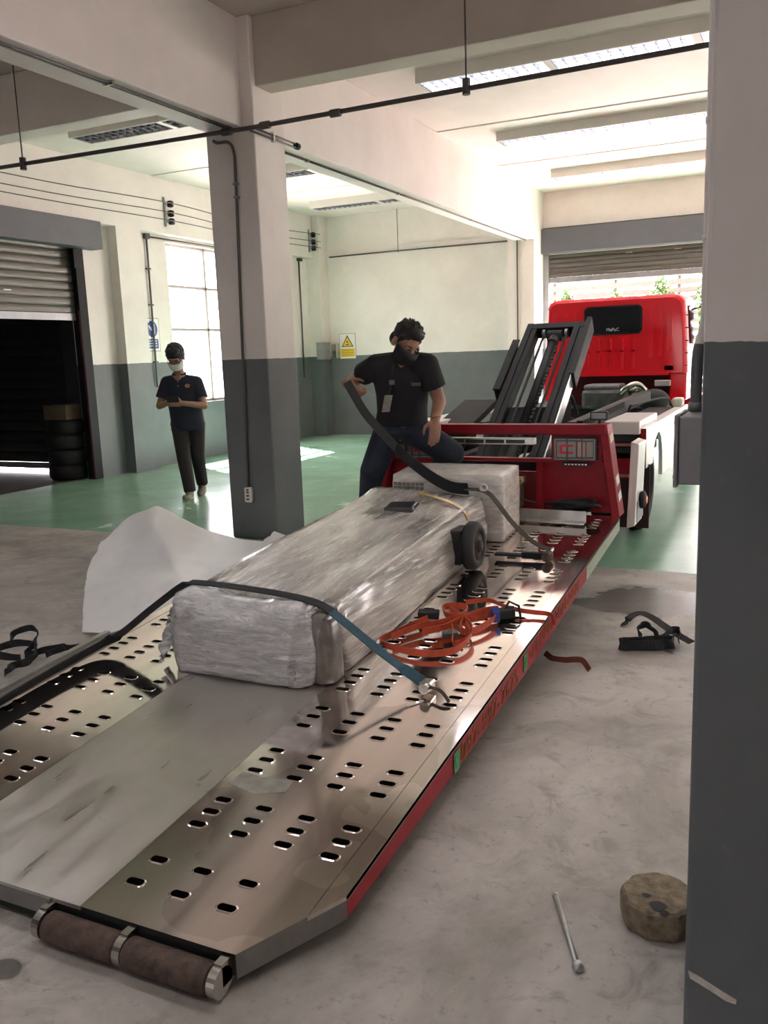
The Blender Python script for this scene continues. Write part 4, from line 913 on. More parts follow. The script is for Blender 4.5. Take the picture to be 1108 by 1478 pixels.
# far tie-down held by the worker: from his hand over the package to a ratchet on the right
FS = root('tie_down_strap', 'dark wide strap from the worker hand over the package to the ratchet', 'strap', (-1.7, 4.9, .6))
p1 = spline([(-2.61, 4.965, 1.335), (-2.56, 4.955, 1.26), (-2.48, 4.96, 1.13), (-2.36, 4.98, .99), (-2.24, 4.96, .885)], 7)
B().ribbon(p1, (.85, .4, .2), .055, .004).build('webbing', M('grey_webbing', (.03, .03, .027), .75), FS)
p2 = spline([(-2.27, 4.94, .915), (-2.14, 4.895, .835), (-2.0, 4.85, .757), (-1.86, 4.815, .703), (-1.74, 4.80, .695)], 7)
B().ribbon(p2, (.6, -.3, .75), .075, .005).build('webbing', WEBB, FS); p3 = spline([(-1.76, 4.80, .695), (-1.66, 4.80, .69), (-1.61, 4.80, .672), (-1.565, 4.80, .625), (-1.45, 4.77, .50), (-1.32, 4.74, .405), (-1.22, 4.72, zb(4.72) + .035)], 6)
B().ribbon(p3, (.15, 1, .25), .04, .004).build('webbing', M('brown_webbing', (.05, .043, .035), .75), FS)
B().lathe((-1.645, 4.80, .705), (0.3, -1, 0), [(.012, 0), (.024, 0), (.026, .006), (.024, .012), (.012, .012), (.012, 0)], 18).build('ring', ALU, FS, True)
B().obox((-1.27, 4.60, zb(4.6) + .032), (.085, .004, 0), (-.004, .02, 0), (0, 0, .018)).build('ratchet_body', DARKM, FS, bevel=.006); B().obox((-1.42, 4.60, zb(4.6) + .028), (.09, .004, 0), (-.002, .026, 0), (0, 0, .005)).build('ratchet_handle', DARKM, FS); B().cyl((-1.21, 4.575, zb(4.6) + .03), (-1.21, 4.63, zb(4.6) + .036), .028, 14).build('ratchet_wheel', RUST, FS)
B().tube(spline([(-1.22, 4.72, zb(4.72) + .03), (-1.20, 4.69, zb(4.7) + .05), (-1.20, 4.64, zb(4.64) + .045)], 5), .008, 8).build('hook', CHROME, FS, True)
# orange ratchet strap in loops on the deck, end over the edge
OS = root('ratchet_strap', 'bright orange ratchet strap lying in loops on the perforated deck', 'strap', (-1.3, 3.5, zb(3.5)))
def loop(pts, wid, mat=ORNG, name='webbing', flat=True):
    pts = spline([deckpt(p[0], p[1], p[2] + .006) for p in pts], 7); wd = [Vector((.25 * math.sin(i * .31), .35 * math.cos(i * .23), 1)) for i in range(len(pts))]
    return B().ribbon(pts, wd, wid, .003).build(name, mat, OS)
loop([(-1.50, 3.56, .03), (-1.58, 3.40, .02), (-1.61, 3.28, .018), (-1.52, 3.23, .018), (-1.38, 3.21, .018), (-1.27, 3.26, .02), (-1.235, 3.36, .03), (-1.255, 3.48, .035), (-1.34, 3.60, .035), (-1.44, 3.69, .03)], .030)
loop([(-1.57, 3.31, .03), (-1.50, 3.44, .035), (-1.40, 3.52, .04), (-1.34, 3.62, .045), (-1.38, 3.72, .04), (-1.46, 3.68, .045), (-1.42, 3.58, .05), (-1.33, 3.56, .045)], .030)
loop([(-1.46, 3.40, .03), (-1.38, 3.47, .035), (-1.33, 3.58, .04), (-1.28, 3.68, .04), (-1.22, 3.74, .035), (-1.26, 3.64, .03), (-1.33, 3.56, .03), (-1.29, 3.46, .028), (-1.24, 3.50, .025), (-1.205, 3.62, .03), (-1.20, 3.72, .03)], .030)
loop([(-1.40, 3.80, .03), (-1.30, 3.84, .035), (-1.21, 3.80, .03), (-1.13, 3.79, .02), (-1.05, 3.79, .016), (-1.0, 3.79, .016), (-.972, 3.787, .006), (-.966, 3.785, -.035)], .022)
loop([(-1.36, 3.50, .03), (-1.31, 3.38, .03), (-1.27, 3.30, .035), (-1.24, 3.40, .03), (-1.30, 3.52, .04)], .026)
B().obox(deckpt(-1.175, 3.73, .03), (.035, .02, .003), (-.012, .03, 0), (0, 0, .022)).build('ratchet', BLACK, OS, bevel=.006)
B().tube([deckpt(-1.19, 3.70, .03), deckpt(-1.17, 3.76, .075), deckpt(-1.13, 3.78, .05), deckpt(-1.11, 3.74, .012)], .006, 6).build('wire_hook', BLACK, OS, True)
B().obox(deckpt(-1.205, 3.66, .045), (.012, .012, 0), (-.01, .012, .01), (0, .004, .022)).build('blue_label', M('blue_label', (.02, .04, .22), .5), OS)
B().obox(deckpt(-1.335, 3.42, .03), (.03, .02, 0), (-.01, .02, 0), (0, 0, .012)).build('buckle', PIPE, OS, bevel=.004)
B().obox(deckpt(-1.52, 3.62, .03), (.05, .01, 0), (-.01, .03, 0), (0, 0, .018)).build('ratchet', BLACK, OS, bevel=.006)
tp = spline([(-1.06, 3.985, .03), (-1.02, 3.97, .012), (-.96, 3.965, .012), (-.90, 3.965, .022), (-.86, 3.93, .03), (-.82, 3.88, .008)], 6)
tagp(B().ribbon(tp, [Vector((.2, .5, 1))] * len(tp), .028, .003), 'strap_end', BROWNW, 'dirty brown strap end on the floor beside the deck', 'strap')
# black straps on the floor, right
bs = root('strap_coil', 'black webbing strap coiled on the oil stain beside the column', 'strap', (-.58, 4.4, 0))
def floorstrap(r, pts, wid, wd=None):
    pp = spline(pts, 6); B().ribbon(pp, wd or [Vector((.3 * math.sin(i), .3 * math.cos(i * .6), 1)) for i in range(len(pp))], wid, .004).build('webbing', WEBB, r)
floorstrap(bs, [(-.79, 4.60, .012), (-.775, 4.68, .03), (-.73, 4.74, .045), (-.66, 4.70, .04), (-.58, 4.60, .03), (-.50, 4.48, .03), (-.42, 4.40, .02)], .04, [Vector((.2, 1, .25))] * 37)
floorstrap(bs, [(-.73, 4.26, .03), (-.66, 4.30, .03), (-.60, 4.33, .03), (-.53, 4.37, .03), (-.50, 4.33, .03), (-.56, 4.28, .03), (-.65, 4.24, .03), (-.73, 4.22, .03), (-.745, 4.24, .03), (-.73, 4.265, .03)], .055)
floorstrap(bs, [(-.66, 4.36, .03), (-.69, 4.44, .05), (-.66, 4.50, .06), (-.61, 4.44, .05), (-.57, 4.37, .035), (-.53, 4.44, .06), (-.49, 4.48, .05), (-.48, 4.38, .03)], .035)
bs = root('strap_coil', 'black webbing strap coiled on bare concrete left of the deck', 'strap', (-3.6, 3.0, 0))
floorstrap(bs, [(-3.46, 2.84, .025), (-3.49, 2.92, .03), (-3.47, 3.0, .03), (-3.52, 3.10, .045), (-3.62, 3.16, .05), (-3.72, 3.14, .05), (-3.76, 3.05, .04), (-3.66, 2.99, .04), (-3.55, 3.02, .03)], .04)
floorstrap(bs, [(-3.78, 3.16, .04), (-3.84, 3.24, .06), (-3.78, 3.30, .08), (-3.68, 3.26, .08), (-3.62, 3.18, .05), (-3.56, 3.06, .03), (-3.50, 3.14, .04), (-3.42, 3.20, .045), (-3.46, 3.10, .03)], .035)
bs = root('strap_end', 'short black strap end on bare concrete next to the deck rail', 'strap', (-3.4, 3.3, 0))
floorstrap(bs, [(-3.50, 3.24, .022), (-3.43, 3.25, .022), (-3.37, 3.27, .03), (-3.30, 3.30, .045), (-3.25, 3.30, .02)], .035)

# ================================================================== FLOOR ITEMS
r = root('metal_bar', 'slim zinc rod with a ball end lying on the concrete by the round block', 'metal rod', (-.48, 2.0, 0))
ZN = M('zinc_rod', (.46, .47, .45), .35, .8, .1, 30)
B().cyl((-.539, 2.136, .008), (-.424, 1.888, .010), .0072, 10).build('rod', ZN, r, True); B().ell((-.419, 1.877, .0145), (.0145, .0145, .0145), None, 14, 10).build('ball_end', ZN, r, True); B().cyl((-.5395, 2.136, .008), (-.543, 2.145, .008), .0095, 8).build('tip', ZN, r)
# rough round-cut block
SM_ = streak_mat('rough_block', (.115, .085, .052), (.25, .20, .13), .85, (3, 3, 3), 14)
b = B(); prof = []; nS = 40; random.seed(11)
poly = [(1.0, .0), (.97, .14), (1.02, .25), (.93, .36), (1.0, .5), (.98, .62), (.92, .74), (1.0, .87)]
def rad(a):
    base = 1 / max(math.cos(((a + .3) % (PI / 4.5)) - PI / 9), .5) * .96
    return .100 * base * (1 + .03 * nvec((math.cos(a), math.sin(a), 0), 3, 4))
rings = [(.93, .0), (.985, .012), (1.0, .035), (1.0, .06), (.97, .075), (.90, .082), (.6, .084), (.3, .0835)]
vs = []
for q, (k_, h) in enumerate(rings):
    for k in range(nS):
        a = 2 * PI * k / nS; jj = 1 + .025 * nvec((math.cos(a) * 2, math.sin(a) * 2, h * 30), 1.7, q)
        vs.append((-.268 + rad(a) * k_ * jj * math.cos(a), 2.15 + rad(a) * k_ * jj * math.sin(a), h + (.003 * nvec((math.cos(a) * k_, math.sin(a) * k_, 0), 4, 9) if h > .05 else 0)))
fs = [(i * nS + k, i * nS + (k + 1) % nS, (i + 1) * nS + (k + 1) % nS, (i + 1) * nS + k) for i in range(len(rings) - 1) for k in range(nS)] + [tuple(range(nS))[::-1], tuple(range((len(rings) - 1) * nS, len(rings) * nS))]
SB_ = root('chock_block', 'rough brown many-sided block with dark oil spots by the column', 'block', (-.268, 2.15, 0))
o = b.add(vs, fs).build('body', SM_, SB_)
for (x, y, rx, ry, h) in ((-.262, 2.085, .020, .022, .0845), (-.295, 2.12, .011, .009, .0850), (-.245, 2.066, .012, .010, .0835)):
    B().prism([(x + rx * math.cos(a) * (1 + .25 * math.sin(3 * a)), y + ry * math.sin(a), h) for a in [k * PI / 7 for k in range(14)]], (0, 0, .0006)).build('oil_spot', BLACK, SB_)
# crumpled white foam sheet on the floor: control net of points in space, smoothed
FO = M('foam_sheet', (.96, .96, .955), .55, 0, .03, 4); fnt = FO.node_tree; ft = nd(fnt, 'ShaderNodeBsdfTranslucent'); ft.inputs[0].default_value = (.92, .92, .91, 1); fm = nd(fnt, 'ShaderNodeMixShader'); fm.inputs[0].default_value = .2
ln(fnt, fnt.nodes['Principled BSDF'].outputs[0], fm.inputs[1]); ln(fnt, ft.outputs[0], fm.inputs[2]); ln(fnt, fm.outputs[0], fnt.nodes['Material Output'].inputs[0])
rows = [
    [(-4.599, 4.75, 0.205), (-4.518, 5.00, 0.361), (-4.353, 5.10, 0.452), (-4.032, 5.20, 0.256), (-3.789, 5.25, 0.174), (-3.461, 5.20, 0.173), (-3.241, 5.00, 0.314), (-3.095, 4.90, 0.318)],
    [(-4.444, 4.50, 0.142), (-4.278, 4.62, 0.207), (-3.944, 4.62, 0.371), (-3.788, 4.65, 0.192), (-3.503, 4.80, 0.163), (-3.306, 4.85, 0.194), (-3.107, 4.75, 0.287), (-2.993, 4.70, 0.314)],
    [(-4.260, 4.25, 0.107), (-4.304, 4.62, 0.088), (-3.995, 4.62, 0.116), (-3.601, 4.35, 0.203), (-3.344, 4.35, 0.177), (-3.198, 4.45, 0.209), (-3.070, 4.50, 0.252), (-2.965, 4.50, 0.306)],
    [(-4.042, 3.98, 0.055), (-3.690, 4.00, 0.161), (-3.500, 4.02, 0.215), (-3.295, 4.00, 0.211), (-3.157, 4.00, 0.213), (-3.077, 4.10, 0.237), (-2.969, 4.20, 0.272), (-2.965, 4.30, 0.311)],
    [(-3.806, 3.72, 0.018), (-3.518, 3.72, 0.089), (-3.309, 3.70, 0.156), (-3.149, 3.68, 0.200), (-3.070, 3.70, 0.226), (-3.011, 3.78, 0.242), (-2.991, 3.95, 0.261), (-2.965, 4.08, 0.299)],
    [(-3.600, 3.50, 0.010), (-3.309, 3.42, 0.062), (-3.041, 3.36, 0.152), (-2.997, 3.43, 0.173), (-2.984, 3.50, 0.184), (-2.965, 3.60, 0.216), (-2.979, 3.80, 0.231), (-2.965, 4.00, 0.274)],
]
back = [[(x - .10, y + .30, max(.01, z * .55)) for x, y, z in rows[0]], [(x - .16, y + .52, .012) for x, y, z in rows[0]]]
rows = back[::-1] + rows; nr, ncol, sub_ = len(rows), len(rows[0]), 9; G = []
for i in range((nr - 1) * sub_ + 1):
    a, t = min(i // sub_, nr - 2), i / sub_ - min(i // sub_, nr - 2); line = []
    for j in range((ncol - 1) * sub_ + 1):
        b_, u = min(j // sub_, ncol - 2), j / sub_ - min(j // sub_, ncol - 2); q = [Vector(rows[a + p][b_ + r_]) for p in (0, 1) for r_ in (0, 1)]
        line.append((q[0] * (1 - u) + q[1] * u) * (1 - t) + (q[2] * (1 - u) + q[3] * u) * t)
    G.append(line)
na, nb_ = len(G), len(G[0])
for it in range(3):
    G = [[(G[i][j] * 2 + G[max(i - 1, 0)][j] + G[min(i + 1, na - 1)][j] + G[i][max(j - 1, 0)] + G[i][min(j + 1, nb_ - 1)]) / 6 if 0 < i < na - 1 and 0 < j < nb_ - 1 else G[i][j] for j in range(nb_)] for i in range(na)]
vs = []
for i in range(na):
    for j in range(nb_):
        p = G[i][j]; k_ = min(1, p.z / .08)
        d_ = (.045 * abs(noise.noise(Vector((p.x * 3.2 + 5, p.y * 3.2, p.z * 4)))) + .014 * abs(noise.noise(Vector((p.x * 10, p.y * 10 + 2, p.z * 10))))) * k_
        vs.append((min(p.x - d_ * .3, -2.965), p.y - d_ * .6, max(p.z + d_ * .5, .01)))
o = B().add(vs, [(i * nb_ + j, i * nb_ + j + 1, (i + 1) * nb_ + j + 1, (i + 1) * nb_ + j) for i in range(na - 1) for j in range(nb_ - 1)]).build('foam_sheet', FO, None, True, fix=True)
tag(o, 'crumpled white foam sheet heaped on the concrete beside the wrapped appliance', 'foam sheet')

# ================================================================== PEOPLE
def remesh(b, name, voxel, mat, parent, smooth_it=4, fac=.5):
    """join closed pieces into one continuous surface (voxel remesh), smooth, and keep as plain mesh"""
    me = bpy.data.meshes.new('tmp'); me.from_pydata([tuple(v) for v in b.v], [], b.f)
    t = bpy.data.objects.new('tmp', me); COL.objects.link(t)
    m = t.modifiers.new('r', 'REMESH'); m.mode = 'VOXEL'; m.voxel_size = voxel
    q = t.modifiers.new('s', 'SMOOTH'); q.iterations = smooth_it; q.factor = fac
    dg = bpy.context.evaluated_depsgraph_get(); out = bpy.data.meshes.new_from_object(t.evaluated_get(dg)); bpy.data.objects.remove(t)
    out.name = name; off = Vector((0, 0, 0)); p = parent
    while p is not None: off += p.location; p = p.parent
    out.transform(Matrix.Translation(-off)); out.materials.clear(); out.materials.append(mat)
    for f in out.polygons: f.use_smooth = True
    o = bpy.data.objects.new(name, out); COL.objects.link(o); o.parent = parent; return o
def chain(b, pts, rs, c0=True, c1=True):
    for i in range(len(pts) - 1): b.cone(pts[i], pts[i + 1], rs[i], rs[i + 1], c0 or i > 0, c1 or i < len(pts) - 2)
def hand(b, wrist, d, side, back, curl=.5, s=1.0):
    """palm, four unequal bent fingers and a thumb; d along the hand, side to the thumb, back = back of hand"""
    w_ = V3(wrist); d, side = V3(d).normalized(), V3(side).normalized(); side = (side - d * side.dot(d)).normalized(); nb = side.cross(d) if V3(back).dot(side.cross(d)) > 0 else d.cross(side)
    R_ = Matrix((side, d, nb)).transposed()
    b.ell(w_ + d * .045 * s, (.042 * s, .055 * s, .018 * s), R_.to_quaternion(), 14, 10); b.cone(w_ - d * .02, w_ + d * .02 * s, .026 * s, .027 * s)
    for k, (o_, ln_) in enumerate(((.030, .068), (.010, .078), (-.010, .072), (-.029, .056))):
        p = w_ + d * (.088 - .004 * abs(k - 1)) * s + side * o_ * s; a = d.copy(); q = p.copy(); pts = [w_ + d * .06 * s + side * o_ * .8 * s, p]
        for seg, fr in enumerate((.42, .33, .25)):
            ang = curl * (.5 + .55 * seg); dd = (d * math.cos(ang) - nb * math.sin(ang)).normalized(); q = q + dd * ln_ * fr * s; pts.append(q.copy())
        chain(b, pts, [.0095 * s, .009 * s, .0085 * s, .008 * s, .007 * s])
    t0 = w_ + d * .02 * s + side * .03 * s; t1 = t0 + (d * .55 + side * .75 - nb * .2).normalized() * .035 * s; t2 = t1 + (d * .9 + side * .25 - nb * .5 * curl).normalized() * .03 * s
    t3 = t2 + (d * .8 - side * .15 - nb * .8 * curl).normalized() * .024 * s; chain(b, [t0, t1, t2, t3], [.013 * s, .011 * s, .0098 * s, .008 * s])
def head(b, c, fdir, updir, s=1.0):
    """skull, jaw, nose, brow, ears; returns local axes"""
    f = V3(fdir).normalized(); u = V3(updir); u = (u - f * u.dot(f)).normalized(); r = f.cross(u); R_ = Matrix((r, f, u)).transposed(); q = R_.to_quaternion(); c = V3(c)
    L = lambda x, y, z: c + (r * x + f * y + u * z) * s
    b.ell(L(0, -.012, .03), (.076 * s, .095 * s, .092 * s), q, 18, 14); b.ell(L(0, .028, -.045), (.060 * s, .062 * s, .072 * s), q, 16, 12); b.ell(L(0, .05, -.092), (.032 * s, .03 * s, .026 * s), q)
    b.cone(L(0, .086, .012), L(0, .108, -.028), .011 * s, .016 * s); b.ell(L(0, .075, .03), (.055 * s, .018 * s, .016 * s), q)
    for x in (-1, 1): b.ell(L(.078 * x, -.01, -.012), (.010 * s, .022 * s, .032 * s), q); b.ell(L(.045 * x, .060, -.03), (.024 * s, .022 * s, .024 * s), q)
    b.ell(L(0, .085, -.062), (.024 * s, .012 * s, .010 * s), q)
    return L, q
def face_bits(L, q, parent, s=1.0, eye=(.02, .015, .012)):
    for x in (-1, 1):
        B().ell(L(.031 * x, .079, .008), (.013 * s, .010 * s, .009 * s), q, 12, 8).build('eye', M('eye_white', (.35, .33, .31), .3), parent, True); B().ell(L(.031 * x, .0865, .007), (.0058 * s, .004 * s, .0058 * s), q, 10, 6).build('iris', M('eye_dark', eye, .2), parent, True)
        B().ell(L(.032 * x, .088, .026), (.019 * s, .006 * s, .0045 * s), q, 10, 6).build('eyebrow', M('hair_black', (.006, .005, .005), .55), parent, True)
SKIN = M('skin', (.30, .155, .10), .5, 0, .08, 20); SKIN.node_tree.nodes['Principled BSDF'].inputs['Subsurface Weight'].default_value = .08
HAIR = M('hair_black', (.006, .005, .005), .55); HAIR2 = M('hair_strands', (.008, .007, .007), .6, 0, .4, 60, .5, 120)
def mask_mesh(L, q, name, mat, parent, s=1.0):
    vs = []; nu, nv = 14, 9
    for j in range(nv + 1):
        t = j / nv; z = -.005 - .105 * t; wid = .082 - .018 * t * t; fy = .100 + .034 * math.sin(PI * min(1, t * .9 + .1)) - .03 * t * t
        for i in range(nu + 1):
            a = (i / nu - .5) * 2; vs.append(L(wid * math.sin(a * 1.35) * 1.02, fy - (fy - .005) * (1 - math.cos(a * 1.35)) * .95 + .004 * math.sin(9 * t) * (1 - a * a), z + .012 * a * a))
    b = B().add(vs, [(j * (nu + 1) + i, j * (nu + 1) + i + 1, (j + 1) * (nu + 1) + i + 1, (j + 1) * (nu + 1) + i) for j in range(nv) for i in range(nu)])
    o = b.build(name, mat, parent, True, fix=True); sm = o.modifiers.new('t', 'SOLIDIFY'); sm.thickness = .004; sm.offset = 1
    for x in (-1, 1): B().tube([L(.066 * x, .03, -.02), L(.078 * x, -.005, -.008), L(.082 * x, -.02, .01)], .0022, 5).build('ear_loop', mat, o)
    return o
def hair_mesh(L, q, parent, name='hair', s=1.0, seed=1, tuft=.02):
    b = B(); b.ell(L(0, -.022, .052), (.086 * s, .097 * s, .088 * s), q, 18, 14); b.ell(L(0, .030, .095), (.066 * s, .058 * s, .040 * s), q); b.ell(L(0, -.075, -.01), (.068 * s, .038 * s, .06 * s), q)
    for x in (-1, 1): b.cone(L(.073 * x, .022, .05), L(.076 * x, .018, .0), .014 * s, .006 * s)
    rnd = random.Random(seed)
    for k in range(70):
        a, e = rnd.uniform(0, 2 * PI), rnd.uniform(.15, 1.4); d = Vector((math.cos(a) * math.cos(e), math.sin(a) * math.cos(e), math.sin(e)))
        if d.y > .5 and d.z < .45: continue
        p = (d.x * .082, -.02 + d.y * .095, .052 + d.z * .086); t = (p[0] + d.x * tuft + rnd.uniform(-.01, .01), p[1] + d.y * tuft + rnd.uniform(-.005, .012), p[2] + d.z * tuft); b.cone(L(*p), L(*t), .010 * s, .003 * s)
    return remesh(b, name, .005, HAIR2, parent, 2)
CF = Vector((.432, -.902, 0)); CR = Vector((.902, .432, 0))      # towards the camera side of the hall, and across it

# ---- walking man with phone
PM = root('person', 'man in dark navy polo and white face mask walking while looking at a phone', 'person', (-6.05, 7.7, 0))
NAVY = M('navy_cloth', (.010, .014, .030), .8, 0, .15, 12, .25, 140); TRO = M('brown_trousers', (.022, .016, .015), .85, 0, .15, 12, .25, 120)
hd = Vector((-6.135, 7.695, 1.545)); hf = (CF + CR * -.1 + Vector((.02, 0, -.72))).normalized()
bd = B(); Lh, qh = head(bd, hd, hf, (0, 0, 1), 1.10)
shA, shB = Vector((-6.285, 7.705, 1.275)), Vector((-6.0, 7.845, 1.265)); elA, elB = Vector((-6.33, 7.60, 1.03)), Vector((-5.885, 7.81, 1.015)); haA, haB = Vector((-6.105, 7.45, 1.065)), Vector((-5.955, 7.52, 1.06))
nk = Vector((-6.15, 7.755, 1.37)); ch_ = Vector((-6.14, 7.775, 1.18)); pv = Vector((-6.09, 7.76, .85)); hA, hB = Vector((-6.175, 7.72, .82)), Vector((-6.005, 7.80, .81))
kA, kB = Vector((-6.055, 7.60, .47)), Vector((-6.02, 7.80, .46)); aA, aB = Vector((-6.02, 7.62, .10)), Vector((-6.10, 7.95, .14))
chain(bd, [hd + Vector((0, .02, -.05)), nk, nk - Vector((0, 0, .08))], [.054, .056, .07]); chain(bd, [nk - Vector((0, 0, .06)), ch_, pv], [.09, .125, .12])
chain(bd, [nk - Vector((0, 0, .06)), shA, elA, haA], [.07, .052, .040, .028]); chain(bd, [nk - Vector((0, 0, .06)), shB, elB, haB], [.07, .052, .040, .028])
chain(bd, [pv, hA, kA, aA], [.10, .085, .056, .04]); chain(bd, [pv, hB, kB, aB], [.10, .085, .056, .04])
hand(bd, haA, (haB - haA) * .6 + CF * .05, (0, 0, 1), CF, .9, .95); hand(bd, haB, (haA - haB) * .6 + CF * .05, (0, 0, 1), CF, .9, .95)
bo = remesh(bd, 'body', .0065, SKIN, PM, 3); face_bits(Lh, qh, PM, 1.1)
mask_mesh(Lh, qh, 'face_mask', M('mask_white', (.62, .61, .60), .7), PM); hair_mesh(Lh, qh, PM, seed=4, tuft=.012, s=1.20)
GLS = M('spectacle_frame', (.01, .01, .01), .4)
for x in (-1, 1): B().tube([Lh(.034 * x + .026 * math.cos(a), .100, .006 + .018 * math.sin(a)) for a in [k * PI / 7 for k in range(14)]], .0022, 5, closed=True).build('spectacle_rim', GLS, PM); B().tube([Lh(.06 * x, .098, .01), Lh(.079 * x, .03, .008)], .0018, 5).build('spectacle_arm', GLS, PM)
def ring_loft(b, secs, n=28):
    """closed loft through elliptical sections (centre, across vec, depth vec)"""
    vs = []
    for c, a, d in secs: vs += [V3(c) + V3(a) * math.cos(2 * PI * k / n) + V3(d) * math.sin(2 * PI * k / n) for k in range(n)]
    m = len(secs); b.add(vs, [(i * n + k, i * n + (k + 1) % n, (i + 1) * n + (k + 1) % n, (i + 1) * n + k) for i in range(m - 1) for k in range(n)] + [tuple(range(n))[::-1], tuple(range((m - 1) * n, m * n))])
sh = B(); ring_loft(sh, [(pv + Vector((.0, 0, -.10)), CR * .190, CF * .135), (pv, CR * .185, CF * .135), (pv * .6 + ch_ * .4, CR * .182, CF * .135), (ch_, CR * .195, CF * .13), (ch_ + Vector((0, 0, .10)), CR * .19, CF * .11), (nk - Vector((0, 0, .03)), CR * .10, CF * .075)])
for s_, e_ in ((shA, elA), (shB, elB)):
    sh.cone(nk - Vector((0, 0, .07)), s_, .075, .078); m_ = s_ + (e_ - s_) * .68; sh.cone(s_, m_, .076, .074, True, False)
remesh(sh, 'polo_shirt', .008, NAVY, PM, 4)
B().tube([nk + CR * .066 * math.cos(a) + CF * (.062 * math.sin(a)) + Vector((0, 0, .005 - .025 * max(0, math.sin(a)))) for a in [k * PI / 10 for k in range(20)]], .014, 8, closed=True).build('collar', NAVY, PM, True)
for z in (.0, -.05): B().cyl(nk + CF * .105 + Vector((0, 0, -.08 + z)), nk + CF * .115 + Vector((0, 0, -.08 + z)), .006, 8).build('button', M('button_grey', (.3, .3, .3), .4), PM)
lg = ch_ + CR * .085 + CF * .128 + Vector((0, 0, .06)); 
B().prism([lg + CR * .03 * math.cos(a) + Vector((0, 0, .022 * math.sin(a))) for a in [k * PI / 6 for k in range(12)]], CF * .003).build('chest_badge', M('badge_gold', (.34, .20, .07), .6, 0, .4, 60), PM)
tr = B(); ring_loft(tr, [(pv + Vector((0, 0, .06)), CR * .165, CF * .12), (pv + Vector((0, 0, -.06)), CR * .172, CF * .125)])
for h_, k_, a_ in ((hA, kA, aA), (hB, kB, aB)): chain(tr, [h_, k_, a_ + Vector((0, 0, -.02))], [.098, .078, .066], True, False); tr.ell(h_, (.1, .1, .1))
remesh(tr, 'trousers', .009, TRO, PM, 4)
SHO = M('shoe_olive', (.17, .18, .11), .6, 0, .2, 30); SOL = M('shoe_sole', (.35, .34, .27), .6)
for a_, d_, dz in ((aA, (CF + CR * -.15).normalized(), 0.0), (aB, (CF * .9 + Vector((0, 0, -.35))).normalized(), .0)):
    u_ = Vector((0, 0, 1)); u_ = (u_ - d_ * u_.dot(d_)).normalized(); r_ = d_.cross(u_); base = a_ - Vector((0, 0, .06)); R_ = Matrix((r_, d_, u_)).transposed().to_quaternion()
    s1 = B(); s1.ell(base + d_ * .02 + u_ * .015, (.044, .07, .045), R_); s1.ell(base + d_ * .11 + u_ * .0, (.046, .085, .034), R_); s1.cone(base + u_ * .02, base + u_ * .065, .042, .040)
    so_ = remesh(s1, 'shoe', .006, SHO, PM, 3); s2 = B(); s2.ell(base + d_ * .07 - u_ * .026, (.050, .135, .014), R_, 18, 8); s2.build('sole', SOL, so_, True)
ph = root('phone', 'dark mobile phone held in the walking man hands', 'phone', (-6.0, 7.43, 1.09)); pc = (haA + haB) / 2 + CF * .075 + Vector((0, 0, .045))
B().obox(pc, CR * .065, (CF * .45 + Vector((0, 0, .9))).normalized() * .036, (CF * .9 - Vector((0, 0, .45))).normalized() * .0045).build('case', BLACK, ph, bevel=.003); B().obox(pc - (CF * .9 - Vector((0, 0, .45))).normalized() * .0048, CR * .060, (CF * .45 + Vector((0, 0, .9))).normalized() * .032, (CF * .9 - Vector((0, 0, .45))).normalized() * .0006).build('screen', MATS['dark_glass'], ph)

# ---- worker pulling the strap on the deck
PW = root('person', 'worker in black T-shirt, jeans and black mask bending to pull the strap', 'person', (-2.5, 5.42, zb(5.42)))
BT = M('black_tshirt', (.011, .011, .013), .85, 0, .2, 10, .25, 140); JN = M('dark_jeans', (.014, .021, .036), .85, 0, .25, 10, .25, 120)
hd = Vector((-2.268, 5.135, 1.565)); hf = (CF * .75 + CR * .42 + Vector((0, 0, -.62))).normalized(); bd = B(); Lh, qh = head(bd, hd, hf, (.05, .25, 1), 1.04)
pv = Vector((-2.42, 5.37, 1.01)); ws = Vector((-2.39, 5.33, 1.13)); ch_ = Vector((-2.345, 5.245, 1.345)); nk = Vector((-2.30, 5.185, 1.475))
shA, shB = Vector((-2.475, 5.135, 1.425)), Vector((-2.165, 5.235, 1.42)); elA, haA = Vector((-2.70, 5.26, 1.345)), Vector((-2.655, 5.05, 1.315)); elB, haB = Vector((-2.108, 5.30, 1.185)), Vector((-2.095, 5.18, 1.075))
hA, hB = Vector((-2.50, 5.33, .98)), Vector((-2.32, 5.39, .98)); kA, kB = Vector((-2.585, 5.24, .72)), Vector((-2.06, 5.375, .835)); z0 = zb(5.42); aA, aB = Vector((-2.735, 5.45, z0 + .115)), Vector((-2.34, 5.47, z0 + .115))
chain(bd, [hd + Vector((-.01, .02, -.04)), nk, nk * .7 + ch_ * .3], [.058, .062, .08]); chain(bd, [nk * .6 + ch_ * .4, ch_, ws, pv], [.10, .13, .125, .12])
chain(bd, [nk * .6 + ch_ * .4, shA, elA, haA], [.08, .058, .044, .031]); chain(bd, [nk * .6 + ch_ * .4, shB, elB, haB], [.08, .058, .044, .031]); chain(bd, [pv, hA, kA, aA], [.11, .09, .06, .042]); chain(bd, [pv, hB, kB, aB], [.11, .09, .06, .042])
hand(bd, haA, (CF * .5 + CR * .5 + Vector((0, 0, -.35))), (.2, 0, 1), CF - CR, 1.25, 1.08); hand(bd, haB, (CF * .25 - CR * .05 + Vector((0, 0, -1))), -CR + CF * .4, CF * .6 + CR, .45, 1.08)
remesh(bd, 'body', .0065, SKIN, PW, 3); face_bits(Lh, qh, PW, 1.04); mask_mesh(Lh, qh, 'face_mask', M('mask_black', (.010, .010, .011), .75), PW); hair_mesh(Lh, qh, PW, seed=9, tuft=.014, s=1.04)
